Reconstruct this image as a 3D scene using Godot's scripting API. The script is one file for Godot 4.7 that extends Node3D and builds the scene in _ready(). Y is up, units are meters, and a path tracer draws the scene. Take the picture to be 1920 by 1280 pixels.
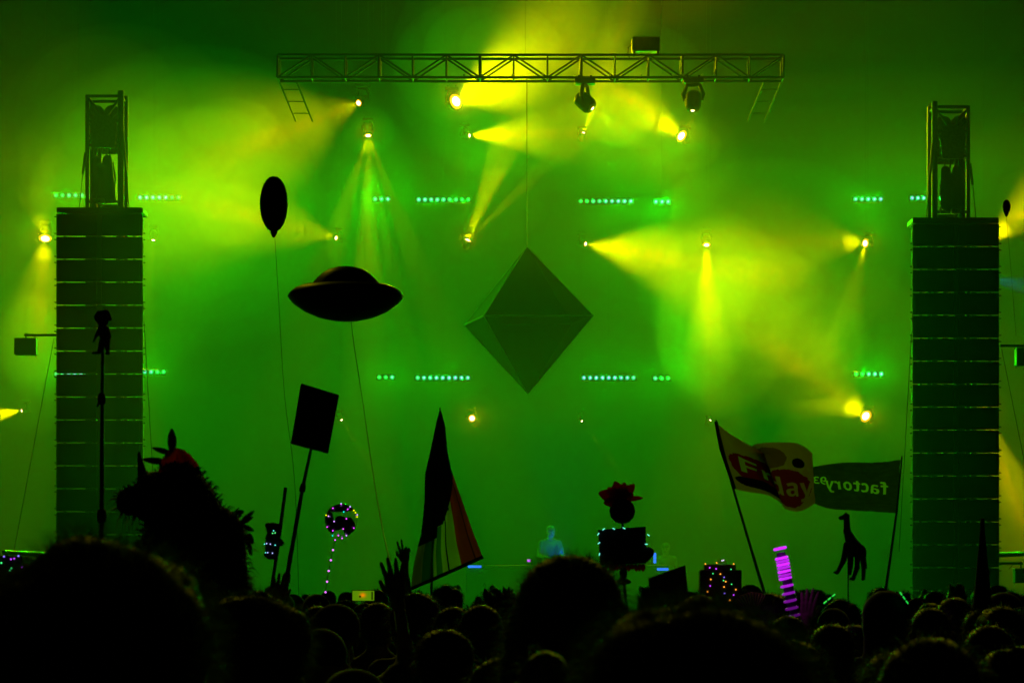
extends Node3D
# Night festival stage seen over a crowd: amber moving heads and green LED battens in haze.

const F := 5400.0      # focal length in picture units of 1/1920 of the frame width
const EYE := 1.72      # camera height in metres
const HORIZON := 1100.0

var rng := RandomNumberGenerator.new()
var noise := FastNoiseLite.new()
var M := {}            # materials
var used := {}         # names taken at top level

# a point that the camera sees at (px, py) of a 1920 x 1280 frame, d metres away
func at(px: float, py: float, d: float) -> Vector3:
	return Vector3((px - 960.0) * d / F, EYE + (HORIZON - py) * d / F, -d)

func _ready() -> void:
	rng.seed = 4711
	noise.seed = 7
	noise.frequency = 1.0
	setup_camera()
	setup_air()
	make_materials()
	build_ground()
	build_stage()
	build_truss()
	build_stage_lights()
	build_battens()
	build_octahedron()
	build_towers()
	build_dj()
	build_balloons()
	build_flags()
	build_totems()
	build_crowd()

# ---------------------------------------------------------------- camera, air
func setup_camera() -> void:
	var c := Camera3D.new()
	c.name = "camera"
	add_child(c)
	var lens := CameraAttributesPhysical.new()
	lens.frustum_focal_length = 101.0
	lens.frustum_focus_distance = 40.0
	lens.frustum_near = 0.1
	lens.frustum_far = 600.0
	lens.exposure_aperture = 16.0
	c.attributes = lens
	c.projection = Camera3D.PROJECTION_FRUSTUM
	c.near = 0.1
	c.far = 600.0
	c.size = 0.1 * 1280.0 / F
	c.frustum_offset = Vector2(0, 0.1 * (HORIZON - 640.0) / F)
	c.position = Vector3(0, EYE, 0)
	c.current = true

func setup_air() -> void:
	var w := WorldEnvironment.new()
	w.name = "environment"
	add_child(w)
	var e := Environment.new()
	w.environment = e
	e.background_mode = Environment.BG_SKY
	e.sky = Sky.new()
	var sm := ProceduralSkyMaterial.new()
	e.sky.sky_material = sm
	sm.sky_top_color = Color(0.010, 0.020, 0.012)
	sm.sky_horizon_color = Color(0.012, 0.030, 0.014)
	sm.ground_bottom_color = Color.BLACK
	sm.ground_horizon_color = Color.BLACK
	e.background_energy_multiplier = 0.15
	e.tonemap_mode = Environment.TONE_MAPPER_LINEAR
	e.tonemap_exposure = 1.0
	e.sdfgi_enabled = true
	e.ssao_enabled = true
	e.ssil_enabled = true
	# the stage fog: banks of machine haze, thicker over the stage than over the front rows
	e.volumetric_fog_enabled = true
	e.volumetric_fog_density = 0.0
	fog("stage_haze", Vector3(0, 6.8, -59.5), Vector3(22, 13.6, 17), 0.0068, FOG_BOX, "thin layer of machine haze over the stage")
	fog("front_haze", Vector3(0, 4.6, -45.9), Vector3(30, 9.2, 10.0), 0.020, FOG_BOX, "thin machine haze drifting over the front of the crowd")
	# drifting billows of smoke, each a few overlapping puffs: [px, py, metres away, half width, half height, density]
	var puffs := RandomNumberGenerator.new()
	puffs.seed = 99
	for g in [[370, 370, 55.5, 2.7, 2.3, 0.028], [290, 300, 56, 2.0, 1.5, 0.022], [470, 415, 57.5, 1.6, 1.2, 0.026], [250, 500, 57, 1.5, 2.0, 0.02], [430, 255, 56, 1.7, 1.0, 0.024],
			[950, 120, 57, 2.0, 1.7, 0.032], [1010, 40, 57, 2.0, 1.3, 0.026], [930, 230, 58.3, 1.1, 0.9, 0.026], [1190, 180, 57.8, 1.3, 1.1, 0.030],
			[1250, 490, 59, 1.6, 1.0, 0.026], [1440, 480, 58, 2.2, 1.5, 0.028], [1352, 590, 57.2, 1.1, 1.8, 0.028], [1500, 640, 58, 2.0, 1.7, 0.018], [1410, 560, 58.4, 1.6, 1.3, 0.016],
			[640, 690, 61.8, 2.6, 1.6, 0.018], [780, 870, 60.5, 3.2, 1.2, 0.014], [1180, 870, 60.5, 3.2, 1.3, 0.016], [480, 830, 59.5, 2.4, 1.5, 0.016], [180, 800, 43.2, 2.2, 3.2, 0.032], [230, 280, 43.2, 1.6, 1.6, 0.03], [1540, 900, 58.5, 2.4, 1.3, 0.014], [60, 580, 57, 1.3, 1.9, 0.024], [1000, 265, 58, 1.5, 0.9, 0.016], [1235, 300, 56.2, 1.3, 0.9, 0.018], [930, 365, 59.8, 0.9, 0.8, 0.022], [1900, 900, 61, 1.0, 1.8, 0.02], [1915, 400, 61, 0.9, 0.9, 0.02], [20, 785, 60, 0.9, 0.7, 0.02], [700, 420, 58.2, 0.8, 1.8, 0.016]]:
		for k in (3 if g[5] > 0.0175 else 2):
			var q := [1.22, 0.85, 0.52][k] as float
			var where := at(g[0], g[1], g[2]) + Vector3(puffs.randf_range(-1, 1) * g[3], puffs.randf_range(-1, 1) * g[4], puffs.randf_range(-1, 1)) * (0.0 if k == 0 else 0.42)
			fog("smoke_billow", where, Vector3(g[3] * q * puffs.randf_range(1.85, 2.25), g[4] * q * puffs.randf_range(1.85, 2.25), 3.6 * q), g[5] * [0.36, 0.65, 1.2][k], FOG_ROUND, "added puff of smoke that gives a stage light its halo")

const FOG_BOX := RenderingServer.FOG_VOLUME_SHAPE_BOX
const FOG_ROUND := RenderingServer.FOG_VOLUME_SHAPE_ELLIPSOID

func fog(called: String, where: Vector3, size: Vector3, density: float, shape: int, label: String) -> void:
	var f := FogVolume.new()
	f.name = numbered(called)
	f.shape = shape
	f.size = size
	f.position = where
	var m := FogMaterial.new()
	m.density = density
	m.albedo = Color(0.96, 0.96, 0.94)
	f.material = m
	f.set_meta("kind", "stuff")
	f.set_meta("label", label)
	f.set_meta("category", "smoke" if called == "smoke_billow" else "haze")
	f.set_meta("group", "smoke billows" if called == "smoke_billow" else "haze layers")
	add_child(f)

# ---------------------------------------------------------------- helpers: things
func numbered(called: String) -> String:
	if not used.has(called):
		used[called] = 0
		return called
	used[called] += 1
	return "%s_%03d" % [called, used[called]]

func tag(o: Node3D, label: String, category: String, group := "") -> void:
	o.set_meta("label", label)
	o.set_meta("category", category)
	if group != "":
		o.set_meta("group", group)

func thing(called: String, label: String, category: String, where: Vector3, group := "") -> Node3D:
	var o := Node3D.new()
	o.name = numbered(called)
	add_child(o)
	o.position = where
	tag(o, label, category, group)
	return o

func part(called: String, m: Mesh, material: Material, parent: Node3D, where := Vector3.ZERO) -> MeshInstance3D:
	var o := MeshInstance3D.new()
	o.name = called
	o.mesh = m
	o.material_override = material
	o.position = where
	parent.add_child(o, true)
	return o

# ---------------------------------------------------------------- helpers: shapes
func tool() -> SurfaceTool:
	var st := SurfaceTool.new()
	st.begin(Mesh.PRIMITIVE_TRIANGLES)
	return st

func done(st: SurfaceTool) -> ArrayMesh:
	st.generate_normals()
	return st.commit()

func quad(st: SurfaceTool, a: Vector3, b: Vector3, c: Vector3, d: Vector3) -> void:
	st.add_vertex(a); st.add_vertex(b); st.add_vertex(c)
	st.add_vertex(a); st.add_vertex(c); st.add_vertex(d)

# a box with chamfered long look: six faces from eight corners
func hexa(st: SurfaceTool, p: Array) -> void:
	# p: back-bottom-left, back-bottom-right, back-top-right, back-top-left, then the same in front
	st.set_smooth_group(-1)
	quad(st, p[4], p[7], p[6], p[5])
	quad(st, p[1], p[2], p[3], p[0])
	quad(st, p[0], p[3], p[7], p[4])
	quad(st, p[5], p[6], p[2], p[1])
	quad(st, p[7], p[3], p[2], p[6])
	quad(st, p[0], p[4], p[5], p[1])

func box(st: SurfaceTool, c: Vector3, s: Vector3, basis := Basis.IDENTITY) -> void:
	var h := s / 2.0
	var p := []
	for z in [-1, 1]:
		for q in [[-1, -1], [1, -1], [1, 1], [-1, 1]]:
			p.append(c + basis * Vector3(h.x * q[0], h.y * q[1], h.z * z))
	hexa(st, p)

func bevel_box(st: SurfaceTool, c: Vector3, s: Vector3, r: float, basis := Basis.IDENTITY) -> void:
	# an octagon in x-y, swept along z with a narrower ring at each end
	st.set_smooth_group(-1)
	var rings := []
	for k in [[-0.5, r], [-0.5 + r / s.z, 0.0], [0.5 - r / s.z, 0.0], [0.5, r]]:
		var hx: float = s.x / 2 - k[1]
		var hy: float = s.y / 2 - k[1]
		var ring := []
		for q in [[-hx + r, -hy], [hx - r, -hy], [hx, -hy + r], [hx, hy - r], [hx - r, hy], [-hx + r, hy], [-hx, hy - r], [-hx, -hy + r]]:
			ring.append(c + basis * Vector3(q[0], q[1], s.z * k[0]))
		rings.append(ring)
	for i in 3:
		for j in 8:
			quad(st, rings[i][j], rings[i][(j + 1) % 8], rings[i + 1][(j + 1) % 8], rings[i + 1][j])
	for j in range(1, 7):
		st.add_vertex(rings[0][0]); st.add_vertex(rings[0][j + 1]); st.add_vertex(rings[0][j])
		st.add_vertex(rings[3][0]); st.add_vertex(rings[3][j]); st.add_vertex(rings[3][j + 1])

func tube(st: SurfaceTool, pts: Array, radii, sides := 8, cap := true) -> void:
	st.set_smooth_group(1)
	var n := pts.size()
	var side := Vector3.ZERO
	var rings := []
	for i in n:
		var dir: Vector3 = (pts[mini(i + 1, n - 1)] - pts[maxi(i - 1, 0)]).normalized()
		if side == Vector3.ZERO:
			side = dir.cross(Vector3(0.13, 0.21, 1.0) if absf(dir.z) < 0.9 else Vector3.UP).normalized()
		side = (side - dir * side.dot(dir)).normalized()
		var other := dir.cross(side)
		var r: float = radii[i] if radii is Array else radii
		var ring := []
		for j in sides:
			var a := TAU * j / sides
			ring.append(pts[i] + (side * cos(a) + other * sin(a)) * r)
		rings.append(ring)
	for i in n - 1:
		for j in sides:
			var k := (j + 1) % sides
			quad(st, rings[i][j], rings[i + 1][j], rings[i + 1][k], rings[i][k])
	if cap:
		st.set_smooth_group(-1)
		for j in range(1, sides - 1):
			st.add_vertex(rings[0][0]); st.add_vertex(rings[0][j]); st.add_vertex(rings[0][j + 1])
			st.add_vertex(rings[n - 1][0]); st.add_vertex(rings[n - 1][j + 1]); st.add_vertex(rings[n - 1][j])

func tube_mesh(pts: Array, radii, sides := 8) -> ArrayMesh:
	var st := tool()
	tube(st, pts, radii, sides)
	return done(st)

# profile: [radius, height along axis] pairs, turned about the basis' y axis
func lathe(st: SurfaceTool, profile: Array, sides: int, where := Vector3.ZERO, basis := Basis.IDENTITY, smooth := true) -> void:
	st.set_smooth_group(1 if smooth else -1)
	for i in profile.size() - 1:
		for j in sides:
			var a := TAU * j / sides
			var b := TAU * (j + 1) / sides
			var p := []
			for q in [[i, a], [i + 1, a], [i + 1, b], [i, b]]:
				var r: float = profile[q[0]][0]
				p.append(where + basis * Vector3(r * cos(q[1]), profile[q[0]][1], r * sin(q[1])))
			if profile[i][0] < 1e-6:
				st.add_vertex(p[0]); st.add_vertex(p[1]); st.add_vertex(p[2])
			elif profile[i + 1][0] < 1e-6:
				st.add_vertex(p[0]); st.add_vertex(p[1]); st.add_vertex(p[3])
			else:
				quad(st, p[0], p[1], p[2], p[3])

func lathe_mesh(profile: Array, sides: int, basis := Basis.IDENTITY, smooth := true) -> ArrayMesh:
	var st := tool()
	lathe(st, profile, sides, Vector3.ZERO, basis, smooth)
	return done(st)

func ball(r: float, sides := 12) -> ArrayMesh:
	var prof := []
	for i in 7:
		var a := PI * i / 6.0
		prof.append([sin(a) * r if i > 0 and i < 6 else 0.0, -cos(a) * r])
	return lathe_mesh(prof, sides)

# a flat shape with an outline given in local x-y, t thick
func slab(st: SurfaceTool, outline: Array, t: float, z := 0.0, where := Vector3.ZERO, basis := Basis.IDENTITY) -> void:
	st.set_smooth_group(-1)
	var flat := PackedVector2Array(outline)
	if Geometry2D.is_polygon_clockwise(flat):
		flat.reverse()
	var tri := Geometry2D.triangulate_polygon(flat)
	for i in range(0, tri.size(), 3):
		var p := []
		for k in 3:
			p.append(Vector3(flat[tri[i + k]].x, flat[tri[i + k]].y, 0))
		if (p[1] - p[0]).cross(p[2] - p[0]).z > 0:
			var swap: Vector3 = p[1]
			p[1] = p[2]
			p[2] = swap
		for k in 3:
			st.add_vertex(where + basis * (p[k] + Vector3(0, 0, z + t / 2)))
		for k in [0, 2, 1]:
			st.add_vertex(where + basis * (p[k] + Vector3(0, 0, z - t / 2)))
	for i in flat.size():
		var a := flat[i]
		var b := flat[(i + 1) % flat.size()]
		quad(st, where + basis * Vector3(a.x, a.y, z + t / 2), where + basis * Vector3(a.x, a.y, z - t / 2), where + basis * Vector3(b.x, b.y, z - t / 2), where + basis * Vector3(b.x, b.y, z + t / 2))

# ---------------------------------------------------------------- helpers: smooth bodies
# bones: [from, to, radius from, radius to, colour]; the smooth union of tapered capsules meshed as surface nets
func flesh(bones: Array, cell: float, k: float) -> Dictionary:
	var lo := Vector3(1e9, 1e9, 1e9)
	var hi := -lo
	for b in bones:
		var r: float = maxf(b[2], b[3]) + k + 2.0 * cell
		for e in [b[0], b[1]]:
			lo = lo.min(e - Vector3(r, r, r))
			hi = hi.max(e + Vector3(r, r, r))
	var nx := int((hi.x - lo.x) / cell) + 2
	var ny := int((hi.y - lo.y) / cell) + 2
	var nz := int((hi.z - lo.z) / cell) + 2
	var f := PackedFloat32Array()
	f.resize(nx * ny * nz)
	f.fill(9.0)
	var near := PackedFloat32Array()
	near.resize(f.size())
	near.fill(9.0)
	var who := PackedByteArray()
	who.resize(f.size())
	for bi in bones.size():
		var b: Array = bones[bi]
		var a: Vector3 = b[0]
		var ba: Vector3 = b[1] - b[0]
		var bb := maxf(ba.length_squared(), 1e-9)
		var ra: float = b[2]
		var rd: float = b[3] - b[2]
		var m: float = maxf(b[2], b[3]) + k + 1.5 * cell
		var l: Vector3 = (a.min(b[1]) - Vector3(m, m, m) - lo) / cell
		var h: Vector3 = (a.max(b[1]) + Vector3(m, m, m) - lo) / cell
		for z in range(maxi(int(l.z), 0), mini(int(h.z) + 1, nz)):
			for y in range(maxi(int(l.y), 0), mini(int(h.y) + 1, ny)):
				var i := (z * ny + y) * nx + maxi(int(l.x), 0)
				for x in range(maxi(int(l.x), 0), mini(int(h.x) + 1, nx)):
					var pa := lo + Vector3(x, y, z) * cell - a
					var t := clampf(pa.dot(ba) / bb, 0.0, 1.0)
					var d := (pa - ba * t).length() - ra - rd * t
					var o := f[i]
					var q := maxf(k - absf(o - d), 0.0)
					f[i] = minf(o, d) - q * q * 0.25 / k
					if d < near[i]:
						near[i] = d
						who[i] = bi
					i += 1
	var v := PackedVector3Array()
	var c := PackedColorArray()
	var nrm := PackedVector3Array()
	var index := PackedInt32Array()
	var cellv := {}
	var off := [0, 1, nx, nx + 1, nx * ny, nx * ny + 1, nx * ny + nx, nx * ny + nx + 1]
	var corner := [Vector3(0, 0, 0), Vector3(1, 0, 0), Vector3(0, 1, 0), Vector3(1, 1, 0), Vector3(0, 0, 1), Vector3(1, 0, 1), Vector3(0, 1, 1), Vector3(1, 1, 1)]
	var edges := [[0, 1], [2, 3], [4, 5], [6, 7], [0, 2], [1, 3], [4, 6], [5, 7], [0, 4], [1, 5], [2, 6], [3, 7]]
	var limit := cell * 2.0
	for z in nz - 1:
		for y in ny - 1:
			var i := (z * ny + y) * nx
			for x in nx - 1:
				var f0 := f[i]
				if f0 < limit and f0 > -limit:
					var inside := 0
					for q in 8:
						if f[i + off[q]] < 0.0:
							inside += 1
					if inside > 0 and inside < 8:
						var sum := Vector3.ZERO
						var n := 0
						for e in edges:
							var fa := f[i + off[e[0]]]
							var fb := f[i + off[e[1]]]
							if (fa < 0.0) != (fb < 0.0):
								sum += corner[e[0]].lerp(corner[e[1]], fa / (fa - fb))
								n += 1
						cellv[i] = v.size()
						v.append(lo + (Vector3(x, y, z) + sum / n) * cell)
						c.append(bones[who[i]][4])
						var g := Vector3.ZERO
						for q in 8:
							g += (corner[q] * 2.0 - Vector3.ONE) * f[i + off[q]]
						nrm.append(g.normalized())
				i += 1
	var step := [1, nx, nx * ny]
	for i in cellv:
		for ax in 3:
			if (f[i] < 0.0) == (f[i + step[ax]] < 0.0):
				continue
			var s1: int = step[(ax + 1) % 3]
			var s2: int = step[(ax + 2) % 3]
			if not (cellv.has(i - s1) and cellv.has(i - s2) and cellv.has(i - s1 - s2)):
				continue
			var q := [cellv[i], cellv[i - s1], cellv[i - s1 - s2], cellv[i - s2]]
			if f[i] < 0.0:
				q = [q[0], q[3], q[2], q[1]]
			index.append_array([q[0], q[1], q[2], q[0], q[2], q[3]])
	return {"v": v, "n": nrm, "c": c, "i": index}

func join(into: Dictionary, d: Dictionary, t := Transform3D.IDENTITY) -> void:
	if not into.has("v"):
		into.merge({"v": PackedVector3Array(), "n": PackedVector3Array(), "c": PackedColorArray(), "i": PackedInt32Array()})
	var base: int = into.v.size()
	into.v.append_array(t * d.v)
	var b := t.basis.orthonormalized()
	for n in d.n:
		into.n.append(b * n)
	into.c.append_array(d.c)
	var flip := t.basis.determinant() < 0.0
	for j in range(0, d.i.size(), 3):
		into.i.append(base + d.i[j])
		into.i.append(base + d.i[j + (2 if flip else 1)])
		into.i.append(base + d.i[j + (1 if flip else 2)])

func flesh_mesh(d: Dictionary) -> ArrayMesh:
	var a := []
	a.resize(Mesh.ARRAY_MAX)
	a[Mesh.ARRAY_VERTEX] = d.v
	a[Mesh.ARRAY_NORMAL] = d.n
	a[Mesh.ARRAY_COLOR] = d.c
	a[Mesh.ARRAY_INDEX] = d.i
	var m := ArrayMesh.new()
	m.add_surface_from_arrays(Mesh.PRIMITIVE_TRIANGLES, a)
	return m

# ---------------------------------------------------------------- materials
func mat(c: Color, rough := 0.7, metal := 0.0) -> StandardMaterial3D:
	var m := StandardMaterial3D.new()
	m.albedo_color = c.linear_to_srgb()
	m.roughness = rough
	m.metallic = metal
	return m

func glow(c: Color, energy: float) -> StandardMaterial3D:
	var m := mat(Color(0.02, 0.02, 0.02), 0.4)
	m.emission_enabled = true
	m.emission = c.linear_to_srgb()
	m.emission_energy_multiplier = energy
	return m

func grain(scale: float, low: float, high: float, seed_: int) -> NoiseTexture2D:
	var t := NoiseTexture2D.new()
	t.width = 256
	t.height = 256
	t.seamless = true
	var n := FastNoiseLite.new()
	n.seed = seed_
	n.frequency = scale
	n.fractal_octaves = 4
	t.noise = n
	var r := Gradient.new()
	r.set_color(0, Color(low, low, low))
	r.set_color(1, Color(high, high, high))
	t.color_ramp = r
	return t

func textured(m: StandardMaterial3D, t: Texture2D, scale: float) -> StandardMaterial3D:
	m.albedo_texture = t
	m.uv1_triplanar = true
	m.uv1_scale = Vector3(scale, scale, scale)
	return m

func make_materials() -> void:
	var scuffs := grain(0.03, 0.55, 1.0, 3)
	var weave := grain(0.2, 0.7, 1.0, 5)
	M.black_paint = textured(mat(Color(0.025, 0.025, 0.027), 0.55), scuffs, 0.8)
	M.truss_paint = mat(Color(0.010, 0.010, 0.010), 0.8)
	M.cabinet = textured(mat(Color(0.030, 0.030, 0.032), 0.6), scuffs, 1.2)
	M.grille = textured(mat(Color(0.018, 0.018, 0.018), 0.75), weave, 6.0)
	M.steel = textured(mat(Color(0.35, 0.35, 0.36), 0.38, 1.0), scuffs, 2.0)
	M.dark_steel = textured(mat(Color(0.08, 0.08, 0.085), 0.42, 0.6), scuffs, 2.0)
	M.cable = mat(Color(0.02, 0.02, 0.02), 0.6)
	M.fabric = textured(mat(Color(0.03, 0.03, 0.03), 0.95), weave, 3.0)
	M.deck = textured(mat(Color(0.04, 0.04, 0.04), 0.7), scuffs, 0.5)
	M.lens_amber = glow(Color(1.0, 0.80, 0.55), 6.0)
	M.lens_halo = glow(Color(1.0, 0.42, 0.01), 1.5)  # orange glow that paints a halo round the lamp core
	M.fixture = mat(Color(0.005, 0.005, 0.005), 0.7)
	M.fixture.metallic_specular = 0.15
	M.plastic = mat(Color(0.015, 0.015, 0.015), 0.5)
	M.wood = textured(mat(Color(0.06, 0.045, 0.03), 0.7), scuffs, 3.0)
	M.string = mat(Color(0.05, 0.05, 0.05), 0.8)
	M.foil = mat(Color(0.02, 0.02, 0.02), 0.42)
	var p := mat(Color(1, 1, 1), 0.8)
	p.vertex_color_use_as_albedo = true
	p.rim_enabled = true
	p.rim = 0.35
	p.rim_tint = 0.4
	M.person = p
	var h := mat(Color(0.022, 0.015, 0.010), 0.55)
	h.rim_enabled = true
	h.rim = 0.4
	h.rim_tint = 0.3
	M.hair_dark = h
	var hb: StandardMaterial3D = h.duplicate()
	hb.albedo_color = Color(0.10, 0.065, 0.035).linear_to_srgb()
	M.hair_brown = hb
	var hl: StandardMaterial3D = h.duplicate()
	hl.albedo_color = Color(0.25, 0.18, 0.09).linear_to_srgb()
	M.hair_fair = hl
	var cl := textured(mat(Color(0.035, 0.035, 0.04), 0.9), weave, 20.0)
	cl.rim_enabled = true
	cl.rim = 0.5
	M.cloth_dark = cl

# ---------------------------------------------------------------- setting
func build_ground() -> void:
	var g := MeshInstance3D.new()
	g.name = "ground"
	var pm := PlaneMesh.new()
	pm.size = Vector2(400, 400)
	g.mesh = pm
	g.position = Vector3(0, 0, -80)
	var soil := textured(mat(Color(0.055, 0.060, 0.030), 0.95), grain(0.02, 0.5, 1.0, 11), 0.25)
	g.material_override = soil
	g.set_meta("kind", "structure")
	add_child(g)

func build_stage() -> void:
	var t := thing("stage_platform", "black festival stage platform behind the crowd, under the lighting truss", "stage", Vector3(0, 0, -62))
	var st := tool()
	box(st, Vector3(0, 1.15, 0), Vector3(30, 0.1, 20))
	part("deck", done(st), M.deck, t)
	st = tool()
	for i in 30:
		box(st, Vector3(-14.5 + i, 0.55, 9.9 + 0.02 * (i % 2)), Vector3(0.99, 1.09, 0.04))
	part("front_skirt", done(st), M.fabric, t)

func build_truss() -> void:
	var d := 53.5
	var base := at(985, 145, d)
	var t := thing("lighting_truss", "long black box truss hanging across the top of the stage", "truss", base)
	var x0 := (520.0 - 985.0) * d / F
	var x1 := (1470.0 - 985.0) * d / F
	var high := 0.42
	for y in [0.0, high]:
		for z in [0.0, -0.42]:
			part("chord", tube_mesh([Vector3(x0, y, z), Vector3(x1, y, z)], 0.026, 8), M.truss_paint, t)
	var n := 15
	var step := (x1 - x0) / n
	for z in [0.0, -0.42]:
		for i in n + 1:
			var x := x0 + step * i
			part("upright", tube_mesh([Vector3(x, 0, z), Vector3(x, high, z)], 0.017 if i % 3 else 0.03, 6), M.truss_paint, t)
			if i < n:
				var up := i % 2 == 0
				part("brace", tube_mesh([Vector3(x, 0.0 if up else high, z), Vector3(x + step, high if up else 0.0, z)], 0.019, 6), M.truss_paint, t)
	for i in n + 1:
		var x := x0 + step * i
		part("cross_tie", tube_mesh([Vector3(x, 0, 0), Vector3(x, 0, -0.42)], 0.014, 6), M.truss_paint, t)
	# the two short legs that run back and down from the truss ends
	for s in [-1, 1]:
		var e := x0 if s < 0 else x1
		for o in [0.0, 0.32]:
			part("end_leg", tube_mesh([Vector3(e - s * o, 0, -0.42), Vector3(e - s * (o + 0.25), -0.62, -1.2)], 0.02, 6), M.truss_paint, t)
		for r in 3:
			var q := 0.2 + 0.3 * r
			part("rung", tube_mesh([Vector3(e - s * 0.25 * q, -0.62 * q, -0.42 - 0.78 * q), Vector3(e - s * (0.32 + 0.25 * q), -0.62 * q, -0.42 - 0.78 * q)], 0.012, 6), M.truss_paint, t)
	# plates and clamp bolts that catch the light
	for x in [870, 902, 961, 1017, 1078, 1086, 1143, 1203, 1262, 1281, 1318, 1340]:
		part("clamp_bolt", ball(0.022, 8), M.steel, t, at(x, 141, d) - base + Vector3(0, 0, 0.04))
	# hanging wires up to the roof
	for x in [700, 985, 1270]:
		part("hanging_wire", tube_mesh([at(x, 103, d) - base, at(x, -140, d) - base], 0.002, 5), M.cable, t)

	var b := thing("junction_box", "flat dark box standing on top of the lighting truss", "box", at(1212, 98, d))
	var st := tool()
	bevel_box(st, Vector3(0, 0.17, -0.2), Vector3(0.52, 0.27, 0.3), 0.015)
	part("case", done(st), M.black_paint, b)
	st = tool()
	for x in [-0.22, 0.22]:
		box(st, Vector3(x, 0.01, -0.2), Vector3(0.04, 0.06, 0.3))
	part("foot", done(st), M.truss_paint, b)
	part("cable_loop", tube_mesh([Vector3(-0.26, 0.2, -0.2), Vector3(-0.33, 0.12, -0.18), Vector3(-0.34, -0.02, -0.15), Vector3(-0.3, -0.08, -0.1)], 0.012, 6), M.cable, b)

# ---------------------------------------------------------------- lamps
const AMBER := Color(1.0, 0.92, 0.0)
const HOT := Color(1.0, 0.13, 0.0)

func add_spot(parent: Node3D, called: String, from: Vector3, to: Vector3, angle: float, energy: float, soft: float, size: float, col := AMBER) -> void:
	var l := SpotLight3D.new()
	l.name = called
	parent.add_child(l, true)
	var dir := (to - from).normalized()
	l.look_at_from_position(from + dir * 0.02, to, Vector3(0.02, 1, 0.03).normalized() if absf(dir.y) < 0.99 else Vector3.RIGHT)
	l.spot_angle = angle
	l.spot_angle_attenuation = soft
	l.light_energy = energy
	l.light_color = col.linear_to_srgb()
	l.light_size = size
	l.spot_range = 120.0
	l.spot_attenuation = 2.0
	l.shadow_enabled = true

# a moving head: base, yoke, head and lens; the lens at `lens_at`, shining along `dir`
func moving_head(label: String, lens_at: Vector3, dir: Vector3, core_r: float, size: float, group: String) -> Node3D:
	var lens_r := core_r * 1.6  # lens widened past the core; its orange rim paints a glare halo
	var t := thing("moving_head_light", label, "stage light", lens_at, group)
	var yoke_axis := dir.cross(Vector3.UP)
	yoke_axis = (yoke_axis if yoke_axis.length() > 0.05 else Vector3.RIGHT).normalized()
	var hb := Basis(yoke_axis, dir, yoke_axis.cross(dir)).orthonormalized()
	var l := size * 0.62
	var r := size * 0.26
	var pr := [[0.0, -l], [r * 0.55, -l], [r * 0.9, -l * 0.86], [r, -l * 0.5], [r * 0.94, -l * 0.16], [maxf(lens_r * 1.25, r * 0.7), -0.01], [lens_r, 0.0], [lens_r, -0.015], [0.0, -0.016]]
	var st := tool()
	lathe(st, pr, 18, Vector3.ZERO, hb, false)
	part("head", done(st), M.fixture, t)
	st = tool()
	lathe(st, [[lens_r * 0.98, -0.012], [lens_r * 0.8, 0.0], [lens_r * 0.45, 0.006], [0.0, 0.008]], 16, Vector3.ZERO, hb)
	var lens := part("lamp_halo_lens", done(st), M.lens_halo, t)
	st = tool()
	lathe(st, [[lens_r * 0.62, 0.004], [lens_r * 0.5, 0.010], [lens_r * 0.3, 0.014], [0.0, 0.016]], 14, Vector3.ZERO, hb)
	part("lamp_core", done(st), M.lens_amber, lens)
	var mid := -dir * l * 0.5
	var top := mid + Vector3(0, size * 0.5, 0)
	st = tool()
	var side := Vector3(yoke_axis.x, 0, yoke_axis.z).normalized()
	for s in [-1.0, 1.0]:
		tube(st, [mid + side * s * r * 1.08, mid + side * s * r * 1.25 + Vector3(0, size * 0.2, 0), top + side * s * r * 0.75], [size * 0.05, size * 0.07, size * 0.06], 8)
	tube(st, [top - side * r * 0.8, top + side * r * 0.8], size * 0.06, 8)
	part("yoke", done(st), M.fixture, t)
	st = tool()
	bevel_box(st, top + Vector3(0, size * 0.12, 0), Vector3(size * 0.62, size * 0.16, size * 0.42), size * 0.025)
	part("base", done(st), M.fixture, t)
	for s in [-1.0, 1.0]:
		st = tool()
		box(st, top + Vector3(s * size * 0.18, size * 0.24, 0), Vector3(size * 0.06, size * 0.12, size * 0.1))
		part("clamp", done(st), M.fixture, t)
	return t

func lamp(label: String, px: float, py: float, d: float, tx: float, ty: float, td: float, angle: float, energy: float, lens_r: float, size: float, soft := 0.75, more := []) -> void:
	var from := at(px, py, d)
	var dir := (at(tx, ty, td) - from).normalized()
	var t := moving_head(label, from, dir, lens_r, size, "amber moving head lights")
	add_spot(t, "beam_light", from, from + dir, angle * 1.18, energy * 0.185, soft, lens_r)
	add_spot(t, "added_orange_light", from, from + dir, angle * 0.26, minf(energy, 520.0) * 0.42, soft, lens_r, HOT)   # added orange spot that imitates overexposed colour near the lens
	add_spot(t, "halo_light", from + Vector3(0, 0, 0.2), from + Vector3(0, -0.05, 1.2), 60, (32.0 if lens_r >= 0.05 else 8.0) * lens_r, 1.0, lens_r, Color(1.0, 0.42, 0.0))   # added light towards the camera for an orange halo
	for m in more:   # the lamp's prism throws further beams
		var dm := (at(m[0], m[1], m[2]) - from).normalized()
		add_spot(t, "beam_light", from, from + dm, m[3], m[4] * 0.5, 0.6, lens_r * 0.5)
	if lens_r >= 0.05:   # puff added to catch the light as a halo round the lens
		fog("smoke_billow", from + Vector3(0.03, 0.02, 0.42), Vector3(1.1, 1.0, 0.8), 0.05, FOG_ROUND, "added puff of smoke that gives a stage light its halo")
	if py > 300 or d > 57:   # those not on the truss hang on a wire rope
		var top := at(px, -150, d)
		part("wire_rope", tube_mesh([Vector3(0, size * 0.75, 0), Vector3(0, top.y - from.y, 0)], 0.0015, 4), M.cable, t)

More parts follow.
